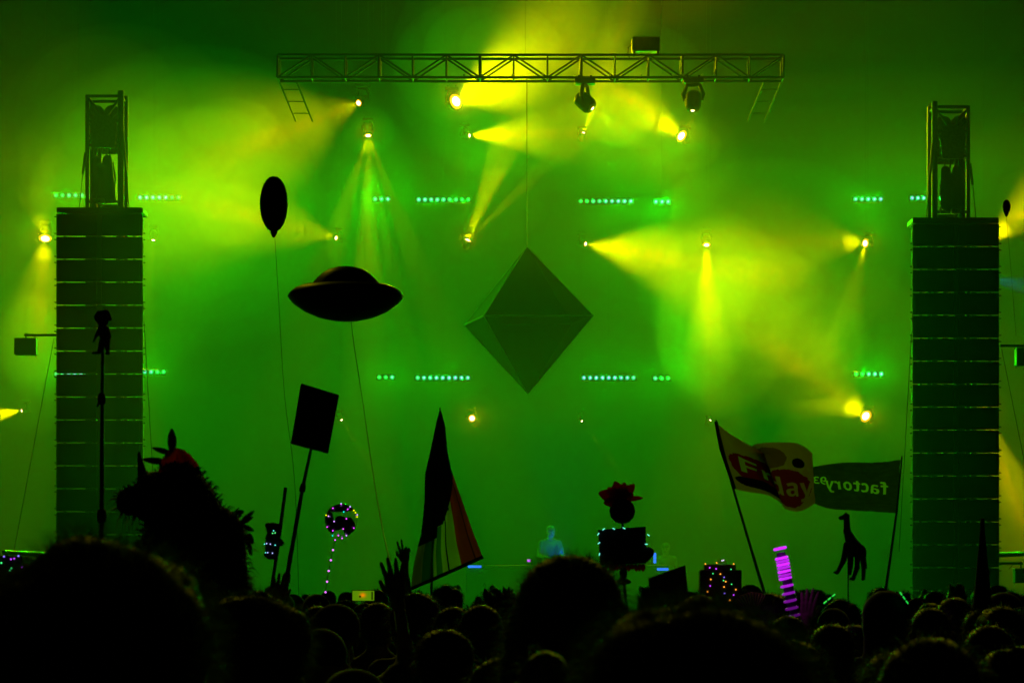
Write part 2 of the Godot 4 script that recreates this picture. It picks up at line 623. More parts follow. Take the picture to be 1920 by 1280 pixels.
func build_stage_lights() -> void:
	lamp("largest glaring lamp near the top, left of centre under the truss", 855, 190, 57.5, 1010, 120, 55.5, 24, 1350, 0.10, 0.45, 0.9, [[930, 215, 50, 9, 120]])
	lamp("lamp at upper left throwing a wide beam to the left and down", 672, 193, 58, 430, 290, 54.5, 20, 620, 0.045, 0.5, 0.9)
	lamp("lamp below the left end of the truss with a fan of beams straight down", 690, 254, 58.5, 690, 420, 57.8, 5.5, 1200, 0.05, 0.36, 0.6, [[742, 390, 58.0, 6, 260], [650, 380, 57.8, 7, 180], [716, 400, 58.2, 3.5, 260]])
	lamp("small lamp beside the big glaring one, beam to the right", 880, 254, 58.5, 1080, 250, 57.5, 17, 520, 0.035, 0.34)
	lamp("moving head under the truss, tilted with its beam down to the right", 1111, 203, 53.4, 1255, 320, 52.9, 12, 620, 0.032, 0.62)
	lamp("small lamp under the tilted moving head, beam straight up", 1094, 249, 58.5, 1110, 205, 58.3, 10, 420, 0.03, 0.3)
	lamp("moving head at the right end of the truss, pointing straight down", 1299, 207, 53.4, 1293, 300, 53.2, 12, 160, 0.032, 0.6)
	lamp("bright lamp at upper right, orange flare and beam up to the left", 1278, 255, 58.5, 1150, 165, 57.0, 22, 380, 0.085, 0.38, 0.9, [[1268, 420, 58, 4.5, 420], [1310, 400, 58, 3.5, 300]])
	lamp("lamp left of the dark octahedron, beams rising to the right", 877, 450, 60, 912, 360, 59.6, 9, 900, 0.05, 0.32, 0.6, [[866, 360, 59.8, 3.5, 330], [950, 380, 59.6, 5, 200]])
	lamp("small lamp above the flying saucer, beam to the left", 630, 446, 60, 470, 405, 58.2, 21, 560, 0.035, 0.32, 0.9)
	lamp("lamp right of the octahedron's top, wide beam to the right", 1098, 457, 60, 1300, 492, 58.6, 22, 560, 0.035, 0.32, 0.9)
	lamp("lamp right of the octahedron pouring its beam straight down", 1325, 459, 60, 1328, 640, 59.0, 12, 760, 0.055, 0.34, 0.85)
	lamp("glaring lamp beside the right speaker column, upper of two", 1623, 456, 60, 1480, 450, 58.4, 21, 260, 0.06, 0.34, 0.9, [[1580, 640, 59, 12, 150]])
	lamp("glaring lamp beside the right speaker column, lower of two", 1624, 780, 60, 1500, 690, 58.0, 22, 460, 0.085, 0.36, 0.9)
	lamp("lamp to the right of the tall dark flag's tip", 885, 784, 60, 925, 778, 57, 9, 60, 0.05, 0.3, 0.9)
	lamp("tiny lamp right of the tilted sign board", 640, 787, 61, 668, 830, 60.7, 5, 40, 0.022, 0.24)
	lamp("tiny lamp below the octahedron, right of its tip", 1091, 789, 61, 1110, 815, 60.8, 5, 24, 0.02, 0.24)
	lamp("tiny lamp left of the tip of the printed flag", 1332, 788, 61, 1400, 700, 60.5, 12, 14, 0.022, 0.24)
	lamp("glaring lamp at the left edge, beside the left speaker column", 84, 447, 58, 70, 640, 56.5, 21, 320, 0.085, 0.38, 0.9, [[60, 330, 56, 16, 90]])
	lamp("small lamp right of the left speaker column, beam down", 287, 450, 60, 268, 620, 59.5, 9, 320, 0.035, 0.3, 0.8)
	lamp("small lamp at the far left edge, beam to the left", 40, 770, 60, -60, 785, 59.5, 17, 700, 0.03, 0.3, 0.8)
	lamp("lamp hidden behind the right speaker column's top, beam up to the right", 1845, 455, 62, 1960, 370, 60.5, 20, 520, 0.05, 0.34, 0.9)
	lamp("lamp hidden behind the right speaker column's middle, beam down to the right", 1845, 770, 62, 1925, 1000, 61, 15, 620, 0.05, 0.34, 0.8)
	# amber lights added out of view above the picture, only to rim the heads
	for x in [380, 1560]:
		var from := Vector3((x - 960.0) * 0.011, 14.5, -37.0)
		var to := Vector3((x - 960.0) * 0.003, 1.5, -9.0)
		var t := moving_head("added amber light above the picture that rims the heads, %s" % ("left" if x < 900 else "right"), from, (to - from).normalized(), 0.1, 0.5, "added rim lights")
		add_spot(t, "beam_light", from, to, 13.0, 22, 0.6, 0.1)
	# a blue one behind the right column
	var fb := at(1850, 520, 62)
	var tb := moving_head("blue lamp hidden behind the right speaker column", fb, (at(1960, 545, 61) - fb).normalized(), 0.05, 0.3, "")
	add_spot(tb, "beam_light", fb, at(1960, 545, 61), 12, 60, 0.9, 0.05, Color(0.0, 0.15, 1.0))

# ---------------------------------------------------------------- LED battens
func batten(px0: float, px1: float, py: float, n: int, d: float, whites: Array, energy: float, label: String) -> void:
	var a := at(px0, py, d)
	var b := at(px1, py, d)
	var mid := (a + b) / 2
	var t := thing("led_batten", label, "stage light", mid, "green LED battens in two rows")
	var pitch := (b - a) / maxf(n - 1, 1)
	var st := tool()
	bevel_box(st, Vector3(0, 0, -0.07), Vector3((b - a).length() + 0.13, 0.125, 0.1), 0.015)
	part("housing", done(st), M.black_paint, t)
	for i in n:
		var p := a - mid + pitch * i
		var w: float = whites[i % whites.size()]
		var rim := glow(Color(0.0, 1.0, 0.05).lerp(Color(0.0, 0.75, 0.55), clampf(w * 0.8, 0, 1)), 1.0)
		var o := part("led_lens", lathe_mesh([[0.042, -0.03], [0.044, 0.0], [0.037, 0.012], [0.0, 0.016]], 14, Basis(Vector3.RIGHT, PI / 2)), rim, t, p)
		var core := glow(Color(0.1, 1.0, 0.3).lerp(Color(0.55, 0.45, 1.0), w), 0.9 + 0.5 * w)
		part("led_core", lathe_mesh([[0.025, 0.012], [0.018, 0.022], [0.0, 0.025]], 12, Basis(Vector3.RIGHT, PI / 2)), core, o)
	var l := AreaLight3D.new()
	l.name = "batten_light"
	t.add_child(l)
	l.area_size = Vector2((b - a).length() + 0.08, 0.09)
	l.area_normalize_energy = true
	l.position = Vector3(0, 0, 0.06)
	l.rotation.y = PI
	l.light_energy = energy
	l.light_color = Color(0.0, 1.0, 0.004).linear_to_srgb()
	l.shadow_enabled = true
	part("wire_rope", tube_mesh([Vector3(0, 0.05, -0.1), Vector3(0, at(0, -150, d).y - mid.y, -0.1)], 0.0015, 4), M.cable, t)

func build_battens() -> void:
	var e := 34.0
	batten(104, 165, 366, 6, 59, [0.1, 0.1, 0.5, 0.4, 0.4, 0.3], e, "left end LED batten half behind the left column's rigging mast, upper row")
	batten(262, 334, 370, 7, 59, [1.0, 1.0, 1.0, 1.0, 1.0, 0.1, 0.1], e, "LED batten just right of the left speaker column's top")
	batten(703, 727, 373, 3, 59, [0.5, 0.5, 0.7], e, "short three lamp LED batten in the upper row, left of centre")
	batten(785, 878, 374, 9, 59, [0.8, 0.8, 0.6, 0.6, 0.5, 0.2, 0.2, 0.0, 0.0], e, "nine lamp LED batten in the upper row left of the hanging line")
	batten(1089, 1183, 377, 9, 59, [0.0, 0.0, 0.3, 0.3, 0.7, 0.7, 0.9, 0.9, 0.9], e, "nine lamp LED batten in the upper row right of the hanging line")
	batten(1230, 1253, 378, 3, 59, [0.9, 0.9, 0.9], e, "short three lamp LED batten in the upper row, right of centre")
	batten(1605, 1652, 373, 5, 59, [0.7, 0.7, 0.9, 0.9, 1.0], e, "five lamp LED batten in the upper row left of the right column")
	batten(1711, 1776, 371, 7, 59, [1.0, 0.9, 0.9, 0.5, 0.3, 0.1, 0.1], e, "LED batten half hidden by the right column's rigging mast, upper row")
	batten(105, 185, 701, 8, 59, [0.2, 0.2, 0.5, 0.7, 0.5, 0.4], e, "LED batten behind the left speaker column, lower row")
	batten(271, 306, 697, 4, 59, [0.6, 0.6, 0.1, 0.1], e, "four lamp LED batten beside the left speaker column, lower row")
	batten(711, 735, 707, 3, 59, [0.0, 0.0, 0.5], e, "short three lamp LED batten in the lower row above the tilted sign")
	batten(783, 877, 708, 9, 59, [0.4, 0.8, 0.7, 0.9, 0.9, 1.0, 1.0, 0.9, 0.8], e, "nine lamp LED batten in the lower row left of the octahedron")
	batten(1095, 1188, 708, 9, 59, [0.9, 0.9, 1.0, 1.0, 1.0, 1.0, 0.8, 0.8, 0.5], e, "nine lamp LED batten in the lower row right of the octahedron")
	batten(1229, 1253, 709, 3, 59, [0.5, 0.0, 0.0], e, "short three lamp LED batten in the lower row, right of centre")
	batten(1606, 1653, 701, 5, 59, [0.0, 0.0, 0.8, 0.8, 1.0], e, "five lamp LED batten in the lower row, above a glaring lamp")

# ---------------------------------------------------------------- octahedron
func build_octahedron() -> void:
	var d := 50.0
	var c := at(990, 598, d)
	var t := thing("octahedron", "big dark see-through octahedron hanging in the middle of the stage on a thin line", "stage decor", c)
	var v := {
		"top": at(988, 462, d) - c, "bottom": at(990, 739, d) - c,
		"right": at(1112, 595, d) - c + Vector3(0, 0, 0.35), "left": at(870, 606, d) - c + Vector3(0, 0, -0.35),
		"front": at(907, 592, d - 0.9) - c, "back": at(1074, 607, d + 0.9) - c}
	var film := mat(Color(0.008, 0.03, 0.010), 0.95)
	film.transparency = BaseMaterial3D.TRANSPARENCY_ALPHA
	film.albedo_color.a = 0.86
	var loop := ["front", "right", "back", "left"]
	for e in ["top", "bottom"]:
		for i in 4:
			var st := tool()
			var a: Vector3 = v[loop[i]]
			var b: Vector3 = v[loop[(i + 1) % 4]]
			var p: Vector3 = v[e]
			# each panel sags a little between its seams
			var mid := (a + b + p) / 3.0 * 0.985
			for q in [[a, b], [b, p], [p, a]]:
				st.add_vertex(q[0]); st.add_vertex(q[1]); st.add_vertex(mid)
			part("panel", done(st), film, t)
	var seam := mat(Color(0.16, 0.24, 0.16), 0.6)
	for i in 4:
		part("seam", tube_mesh([v[loop[i]], v[loop[(i + 1) % 4]]], 0.016, 6), seam, t)
		for e in ["top", "bottom"]:
			part("seam", tube_mesh([v[loop[i]], v[e]], 0.010, 6), seam, t)
	part("hanging_line", tube_mesh([v.top, at(988, 145, d) - c], 0.007, 5), M.cable, t)

# ---------------------------------------------------------------- speaker columns
func build_towers() -> void:
	speaker_column(186, 388, 1120, "left", "tall column of stacked line array speakers at the left, behind the doll on a pole")
	speaker_column(1793, 407, 1130, "right", "tall column of stacked line array speakers at the right, behind the pointed hat")
	rigging_mast(190, 178, 388, 1.0, "rigging mast rising above the left speaker column, wreathed in haze")
	rigging_mast(1789, 198, 407, -1.0, "dark rigging mast rising above the right speaker column")
	hung_lamp(48, 628, 105, 651, 41, 29, "boxy floodlight hanging from an arm left of the left speaker column")
	hung_lamp(1925, 648, 1876, 670, 40, 32, "boxy floodlight on an arm right of the right speaker column, cut by the frame")
	hung_lamp(1915, 1056, 1874, 1080, 26, 26, "small boxy lamp on a low arm at the far right edge")

func speaker_column(px: float, py0: float, py1: float, side: String, label: String) -> void:
	var d := 45.0
	var s := F / d
	var wide := 162.0 / s
	var pitch := 43.0 / s
	var top := at(px, py0, d)
	var n := int((py1 - py0) / 43.0) + 1
	var t := thing("speaker_column", label, "loudspeaker", Vector3(top.x, 0, top.z))
	var deep := 0.62
	var gap := 0.013
	var st := tool()
	var head := 12.0 / s
	bevel_box(st, Vector3(0, top.y - head / 2 + 0.004, -deep / 2), Vector3(wide, head - 0.012, deep), 0.01)
	part("flying_frame", done(st), M.black_paint, t)
	# one cabinet shape, the sides tapering to the back
	var h := pitch - gap
	var w := wide / 2
	var cab := tool()
	var p := [Vector3(-w * 0.83, -h * 0.5 + 0.10, -deep), Vector3(w * 0.83, -h * 0.5 + 0.10, -deep), Vector3(w * 0.83, h * 0.5 - 0.03, -deep), Vector3(-w * 0.83, h * 0.5 - 0.03, -deep),
		Vector3(-w, -h * 0.5, 0), Vector3(w, -h * 0.5, 0), Vector3(w, h * 0.5, 0), Vector3(-w, h * 0.5, 0)]
	hexa(cab, p)
	var cab_mesh := done(cab)
	var gr := tool()
	for q in [[-0.355, 0.60], [0.355, 0.60]]:
		bevel_box(gr, Vector3(q[0] * wide * 0.70, 0, 0.008), Vector3(wide * 0.44, h * 0.92, 0.02), 0.008)
	var gr_mesh := done(gr)
	var wg := tool()
	bevel_box(wg, Vector3(0, 0, 0.004), Vector3(wide * 0.045, h * 0.9, 0.02), 0.004)
	var wg_mesh := done(wg)
	var pl := tool()
	for k in [-1, 1]:
		box(pl, Vector3(k * (w + 0.004), 0, -0.05), Vector3(0.006, h * 0.5, 0.05))
		for q in [-0.13, 0.13]:
			box(pl, Vector3(k * (w + 0.022), q, -0.03), Vector3(0.034, 0.018, 0.03))
	var pl_mesh := done(pl)
	var sp := tool()
	for q in [-0.405, -0.12, 0.035, 0.215, 0.40]:
		box(sp, Vector3(q * wide, h * 0.5 + gap / 2, -0.12), Vector3(wide * (0.03 if absf(q) > 0.3 else 0.055), gap - 0.001, 0.2))
	var sp_mesh := done(sp)
	for i in n:
		var y := top.y - head - pitch * (i + 0.5)
		if y < 0.25:
			break
		var c := part("cabinet", cab_mesh, M.cabinet, t, Vector3(0, y, 0))
		part("grille", gr_mesh, M.grille, c)
		part("waveguide", wg_mesh, M.plastic, c)
		part("rigging_plate", pl_mesh, M.black_paint, c)
		if i > 0:
			part("spacer", sp_mesh, M.black_paint, c)

func rigging_mast(px: float, py0: float, py1: float, m: float, label: String) -> void:
	var d := 45.6
	var b := at(px, py1, d)
	var base := Vector3(b.x, 0, b.z)
	var t := thing("rigging_mast", label, "mast", base)
	var q := func(x: float, y: float, z := 0.0) -> Vector3: return at(px + x * m, y, d) - base + Vector3(0, 0, z)
	# legs, the heavy ones running down behind the speakers to the ground
	for g in [[-27.0, 4.0, py0 + 2], [-14.0, 5.5, py0 + 92], [36.0, 6.0, py0 - 8]]:
		for z in [0.0, -0.5]:
			var foot: Vector3 = q.call(g[0], py1, z)
			foot.y = 0.0
			part("leg", tube_mesh([q.call(g[0], g[2], z), foot], g[1] * d / F, 8), M.black_paint, t)
	for y in [py0 + 2, py0 + 48, py0 + 94, py1 - 10]:
		for z in [0.0, -0.5]:
			part("cross_bar", tube_mesh([q.call(-30, y, z), q.call(38, y, z)], 0.026, 8), M.black_paint, t)
	for z in [0.0, -0.5]:
		part("brace", tube_mesh([q.call(-26, py0 + 4, z), q.call(34, py0 + 92, z)], 0.022, 6), M.black_paint, t)
		part("brace", tube_mesh([q.call(34, py0 + 4, z), q.call(-26, py0 + 92, z)], 0.022, 6), M.black_paint, t)
	for z in [0.0, -0.5]:
		for y in [py0 + 4, py0 + 26, py0 + 50, py0 + 72]:
			part("lacing", tube_mesh([q.call(-27, y, z), q.call(-8, y + 20, z)], 0.014, 6), M.black_paint, t)
			part("lacing", tube_mesh([q.call(36, y, z), q.call(17, y + 20, z)], 0.014, 6), M.black_paint, t)
	for x in [-27, 36]:
		for y in [py0 + 2, py0 + 94]:
			part("tie", tube_mesh([q.call(x, y, 0), q.call(x, y, -0.5)], 0.02, 6), M.black_paint, t)
	# head block: sheaves between two cheek plates
	var st := tool()
	for z in [0.08, -0.58]:
		st = tool()
		slab(st, [Vector2(-0.16, -0.36), Vector2(0.18, -0.36), Vector2(0.22, 0.02), Vector2(0.10, 0.16), Vector2(-0.12, 0.16), Vector2(-0.20, 0.0)], 0.02, z, q.call(4, py0 + 58))
		part("cheek_plate", done(st), M.dark_steel, t)
	for x in [-14, 16]:
		part("sheave", lathe_mesh([[0.0, -0.05], [0.13, -0.05], [0.13, -0.03], [0.10, 0.0], [0.13, 0.03], [0.13, 0.05], [0.0, 0.05]], 16, Basis(Vector3.RIGHT, PI / 2)), M.dark_steel, t, q.call(x, py0 + 30, -0.25))
	# outrigger stays with turnbuckles
	for s in [[40.0, py0 + 70, 48.0, 336.0, 53.0], [-28.0, py0 + 110, -34.0, 336.0, -40.0]]:
		var y2: float = py0 + 150
		part("stay", tube_mesh([q.call(s[0], s[1], 0.1), q.call(s[2], y2, 0.1)], [0.03, 0.02], 6), M.black_paint, t)
		part("stay_wire", tube_mesh([q.call(s[2], y2, 0.1), q.call(s[4], py1 + 4, 0.1)], 0.007, 5), M.cable, t)
	# long guy wires to the ground
	var left_x := -90.0 if m > 0 else 82.0
	part("guy_wire", tube_mesh([q.call(-84, py1 + 250, 0.3), q.call(-132, 1036, 1.6)], 0.006, 5), M.cable, t)
	part("guy_wire", tube_mesh([q.call(80, py1 + 150, 0.3), q.call(128, 1036, 1.6)], 0.006, 5), M.cable, t)
	part("outrigger", tube_mesh([q.call(-150, 1038, 1.6), q.call(-78, 1040, 0.0)], 0.04, 8), M.dark_steel, t)
	part("outrigger_leg", tube_mesh([q.call(-146, 1038, 1.6), Vector3(q.call(-146, 1038, 1.6).x, 0, 1.6)], 0.035, 8), M.dark_steel, t)
	# chain bag and hoist body hanging between the legs
	var bag := thing("chain_bag", "bulging black chain bag hanging in the %s rigging mast" % ("left" if m > 0 else "right"), "bag", base + q.call(4, py1 - 8, 0.1), "chain bags")
	var bones := []
	var bc := Color(0.02, 0.02, 0.02)
	bones.append([Vector3(-0.09, 0.12, 0), Vector3(-0.11, 0.66, 0), 0.10, 0.075, bc])
	bones.append([Vector3(0.09, 0.10, 0), Vector3(0.07, 0.68, 0), 0.11, 0.07, bc])
	bones.append([Vector3(0.0, 0.08, 0.03), Vector3(-0.02, 0.5, 0.05), 0.12, 0.09, bc])
	part("bag", flesh_mesh(flesh(bones, 0.03, 0.05)), M.fabric, bag)
	for x in [-0.13, -0.04, 0.05, 0.11]:
		part("strap", tube_mesh([Vector3(x, 0.7, 0), Vector3(x * 0.8 + 0.02, 0.9, -0.05)], 0.012, 6), M.fabric, bag)
	part("chain", tube_mesh([Vector3(0.16 * m, 0.62, 0), Vector3(0.2 * m, 0.35, 0.02), Vector3(0.17 * m, 0.16, 0), Vector3(0.2 * m, -0.02, 0)], 0.014, 6), M.steel, bag)
	var ho := thing("chain_hoist", "small steel chain hoist hooked on top of the %s speaker column" % ("left" if m > 0 else "right"), "hoist", base + q.call(0, py1 - 2, 0.22), "chain hoists")
	st = tool()
	bevel_box(st, Vector3(0, 0.05, 0), Vector3(0.16, 0.08, 0.12), 0.015)
	part("body", done(st), M.steel, ho)
	part("hook", tube_mesh([Vector3(0, 0.0, 0), Vector3(0.03, -0.03, 0), Vector3(0, -0.055, 0), Vector3(-0.03, -0.03, 0)], 0.010, 6), M.steel, ho)
	part("chain_link", tube_mesh([Vector3(-0.05, 0.1, 0), Vector3(-0.04, 0.16, 0), Vector3(0.0, 0.13, 0)], 0.012, 6), M.steel, ho)

func hung_lamp(ax: float, ay: float, bx: float, cy: float, w: float, h: float, label: String) -> void:
	var d := 46.0
	var b := at(ax, cy, d)
	var t := thing("floodlight", label, "floodlight", b, "boxy floodlights on arms beside the columns")
	var s := d / F
	var dirx := signf(bx - ax)
	var up := (cy - ay) * s
	var st := tool()
	bevel_box(st, Vector3.ZERO, Vector3(w * s, h * s, 0.22), 0.012)
	part("case", done(st), M.black_paint, t)
	st = tool()
	bevel_box(st, Vector3(0, h * s * 0.5 + 0.008, 0), Vector3(w * s * 1.02, 0.018, 0.26), 0.005)
	part("hood", done(st), M.steel, t)
	part("arm", tube_mesh([Vector3(-dirx * 0.03, up, 0), Vector3((bx - ax) * s, up, 0)], 0.022, 8), M.black_paint, t)
	part("hanger", tube_mesh([Vector3(0, up + 0.03, 0), Vector3(0, h * s * 0.5, 0)], 0.014, 6), M.black_paint, t)
	part("gusset", tube_mesh([Vector3(dirx * 0.12, up - 0.01, 0), Vector3(dirx * 0.19, h * s * 0.5, 0)], 0.007, 6), M.black_paint, t)
	part("latch", tube_mesh([Vector3(dirx * w * s * 0.42, -h * s * 0.5, 0), Vector3(dirx * w * s * 0.5, -h * s * 0.5 - 0.05, 0)], 0.01, 6), M.steel, t)

# ---------------------------------------------------------------- DJ on the stage
func build_dj() -> void:
	var d := 57.0
	var deck := 1.2
	var t := thing("dj_booth", "low black table with blue edge lights, a performer behind it", "table", Vector3(at(1060, 0, d).x, deck, -56.4))
	var st := tool()
	bevel_box(st, Vector3(0, 0.92, 0), Vector3(4.0, 0.05, 0.8), 0.01)
	part("table_top", done(st), M.fabric, t)
	st = tool()
	box(st, Vector3(0, 0.44, 0.36), Vector3(3.9, 0.88, 0.03))
	part("front_cloth", done(st), M.fabric, t)
	for x in [-1.9, 1.9]:
		for z in [-0.36, 0.3]:
			part("leg", tube_mesh([Vector3(x, 0, z), Vector3(x, 0.9, z)], 0.025, 8), M.dark_steel, t)
	var blue := glow(Color(0.03, 0.12, 1.0), 1.6)
	for g in [[890.0, 1062.0, 0.26], [1243.0, 1067.0, 0.22], [1228.0, 1046.0, 0.05]]:
		var s2 := tool()
		box(s2, Vector3.ZERO, Vector3(g[2], 0.045 if g[2] > 0.1 else 0.2, 0.03))
		part("led_strip", done(s2), blue, t, at(g[0], g[1], 56.0) - t.position)
	var screen := thing("mixer_screen", "tiny magenta screen of the mixer left of the performer", "screen", at(992, 1055, 56.5))
	st = tool()
	bevel_box(st, Vector3(0, 0.04, 0), Vector3(0.10, 0.08, 0.05), 0.01)
	part("case", done(st), M.plastic, screen)
	st = tool()
	box(st, Vector3(-0.005, 0.045, 0.028), Vector3(0.06, 0.05, 0.004))
	part("screen", done(st), glow(Color(0.6, 0.0, 1.0), 1.4), screen)
	var f := Vector3(at(1033, 0, d).x, deck, -57.6)
	person(f, 1.74, PI * 1.08, {"pose": "busy", "hair": "short", "shirt": Color(0.02, 0.02, 0.03)}, "performer in dark clothes working behind the table on stage, lit blue", "")
	person(Vector3(at(1256, 0, d).x, deck - 0.25, -58.5), 1.66, PI * 0.95, {"pose": "down", "hair": "short", "shirt": Color(0.05, 0.05, 0.05)}, "faint person standing at the right end of the stage table", "")
	# blue lamp added to light the performer, for the glow of the booth strips
	var lp := thing("booth_fill_lamp", "small added blue lamp standing in for the booth lights on the performer", "lamp", at(1066, 1050, 57.0))
	part("stem", tube_mesh([Vector3(0, -0.1, 0), Vector3(0, 0.0, 0)], 0.008, 6), M.dark_steel, lp)
	part("lamp_bulb", ball(0.02, 8), blue, lp)
	add_spot(lp, "booth_fill_light", lp.position, f + Vector3(0.12, 1.45, 0.0), 34, 1.1, 0.5, 0.02, Color(0.0, 0.05, 1.0))

# ---------------------------------------------------------------- balloons
func build_balloons() -> void:
	# oval balloon
	var d := 25.0
	var s := d / F
	var c := at(513, 382, d)
	var t := thing("oval_balloon", "dark oval foil balloon floating high at the left on a string", "balloon", c)
	var pr := []
	for i in 13:
		var a := PI * i / 12.0
		var y := -cos(a) * 52.0 * s
		pr.append([26.5 * s * pow(sin(a), 0.92) if i > 0 and i < 12 else 0.0, y])
	var st := tool()
	lathe(st, pr, 24)
	part("envelope", done(st), M.foil, t)
	st = tool()
	lathe(st, [[0.0, -64 * s], [3.0 * s, -62 * s], [6.5 * s, -55 * s], [6.0 * s, -48 * s], [4.0 * s, -44 * s]], 12)
	part("gondola", done(st), M.foil, t)
	for k in [-1, 1]:
		st = tool()
		slab(st, [Vector2(5, -46) * s, Vector2(13 * k * k, -49) * s, Vector2(12, -43) * s], 0.012)
		var fin := part("fin", done(st), M.foil, t)
		fin.scale.x = k
	part("string", tube_mesh(sag([at(515, 446, d), at(522, 560, d - 1), at(533, 740, d - 2), at(552, 900, d - 3), at(560, 1120, d - 3.5)], c), 0.0022, 5), M.string, t)

	# flying saucer
	d = 22.0
	s = d / F
	c = at(648, 552, d)
	t = thing("flying_saucer_balloon", "black inflatable flying saucer with a domed top floating on a string", "balloon", c)
	st = tool()
	lathe(st, [[0.0, -50 * s], [24 * s, -49 * s], [52 * s, -43 * s], [78 * s, -32 * s], [98 * s, -18 * s], [107 * s, -8 * s], [108.5 * s, -3 * s], [106 * s, 3 * s], [96 * s, 11 * s], [84 * s, 16 * s], [66 * s, 18 * s]], 40)
	part("disc", done(st), M.foil, t)
	st = tool()
	lathe(st, [[66 * s, 17.5 * s], [58 * s, 27 * s], [47 * s, 38 * s], [33 * s, 47 * s], [17 * s, 51.5 * s], [0.0, 53 * s]], 32)
	part("dome", done(st), M.foil, t)
	var ring := []
	for i in 41:
		ring.append(Vector3(cos(TAU * i / 40.0) * 108.6, -4, sin(TAU * i / 40.0) * 108.6) * s)
	part("seam", tube_mesh(ring, 0.003, 5), M.plastic, t)
	part("string", tube_mesh(sag([at(658, 603, d), at(664, 650, d - 0.5), at(678, 740, d - 2), at(688, 810, d - 4), at(702, 905, d - 6), at(716, 985, d - 8), at(733, 1062, 10.5)], c), 0.003, 5), M.string, t)

	# bubble balloon with LEDs
	d = 30.0
	s = d / F
	c = at(640, 975, d)
	t = thing("bubble_balloon", "clear round balloon with black patches and purple fairy lights", "balloon", c)
	var clear := mat(Color(0.8, 0.8, 0.8), 0.08)
	clear.transparency = BaseMaterial3D.TRANSPARENCY_ALPHA
	clear.albedo_color.a = 0.06
	st = tool()
	pr = []
	for i in 17:
		var a := PI * i / 16.0
		pr.append([31.0 * s * sin(a) if i > 0 and i < 16 else 0.0, -cos(a) * 31.0 * s])
	lathe(st, pr, 32)
	part("bubble", done(st), clear, t)
	# black printed patches lying on the skin, each a curved sheet following the sphere
	for g in [[-0.05, 0.78, 0.95, 0.30], [-0.80, -0.25, 0.42, 0.85], [0.0, -0.12, 0.40, 0.38], [0.48, -0.42, 0.38, 0.62], [-0.35, -0.35, 0.5, 0.3]]:
		part("black_patch", sphere_patch(31.3 * s, g[0], g[1], g[2], g[3]), M.plastic, t)
	var cols := [Color(0.75, 0.05, 1.0), Color(0.55, 0.25, 1.0), Color(0.0, 0.6, 0.5), Color(0.9, 0.8, 0.0)]
	var spots := [[640, 945, 0], [625, 953, 0], [653, 955, 0], [657, 950, 1], [664, 957, 3], [667, 961, 3], [670, 965, 1], [670, 969, 3], [612, 966, 3], [617, 968, 1], [651, 973, 0], [628, 978, 1], [614, 988, 0], [645, 992, 0], [664, 990, 0], [625, 995, 0], [623, 1004, 2], [635, 1004, 0], [650, 1004, 1], [628, 1012, 0], [641, 1009, 0], [640, 944, 2], [646, 960, 2]]
	for g in spots:
		part("led_bulb", ball(0.007, 8), glow(cols[g[2]], 2.2), t, at(g[0], g[1], d) - c + Vector3(0, 0, sqrt(maxf(0.0, 33.0 * 33.0 - pow(g[0] - 640.0, 2) - pow(g[1] - 975.0, 2))) * s))
	var tail := [at(628, 1012, d), at(624, 1031, d), at(620, 1050, d), at(616, 1070, d), at(613, 1090, d), at(610, 1110, d), at(608, 1130, d)]
	part("string", tube_mesh(sag(tail, c), 0.0025, 5), M.string, t)
	for i in range(1, 6):
		part("led_bulb", ball(0.010, 8), glow(Color(0.75, 0.15, 1.0), 2.2), t, tail[i] - c)

	# a far dark balloon at the right edge
	d = 20.0
	s = d / F
	c = at(1888, 390, d)
	t = thing("small_balloon", "small dark balloon drifting at the right edge above the right column", "balloon", c)
	st = tool()
	lathe(st, [[0.0, -17 * s], [2.0 * s, -15 * s], [6 * s, -6 * s], [8 * s, 3 * s], [6.5 * s, 11 * s], [3.5 * s, 15 * s], [0.0, 16.5 * s]], 16)
	part("envelope", done(st), M.foil, t)
	part("string", tube_mesh([Vector3(0, -17 * s, 0), Vector3(0.02, -0.4, 0.05), Vector3(0.05, -0.9, 0.1)], 0.0012, 4), M.string, t)

func sag(pts: Array, origin: Vector3) -> Array:
	var out := []
	for i in pts.size() - 1:
		for k in 4:
			var w: Vector3 = (pts[i] as Vector3).cubic_interpolate(pts[i + 1], pts[maxi(i - 1, 0)], pts[mini(i + 2, pts.size() - 1)], k / 4.0)
			out.append(w - origin)
	out.append(pts[-1] - origin)
	if true:
		return out
	return []

func sphere_patch(r: float, cx: float, cy: float, rx: float, ry: float) -> ArrayMesh:
	var st := tool()
	st.set_smooth_group(1)
	var ring := []
	for k in 3:
		var row := []
		for i in 16:
			var a := TAU * i / 16.0
			var q: float = (k / 2.0) * (1.0 + 0.22 * noise.get_noise_2d(cx * 9 + cos(a) * 2.2, cy * 9 + sin(a) * 2.2))
			var x := cx + cos(a) * rx * q
			var y := cy + sin(a) * ry * q
			var l := sqrt(x * x + y * y)
			if l > 0.985:
				x *= 0.985 / l
				y *= 0.985 / l
			row.append(Vector3(x, y, sqrt(maxf(0.0, 1.0 - x * x - y * y))) * r)
		ring.append(row)
	for k in 2:
		for i in 16:
			quad(st, ring[k][i], ring[k][(i + 1) % 16], ring[k + 1][(i + 1) % 16], ring[k + 1][i])
	return done(st)

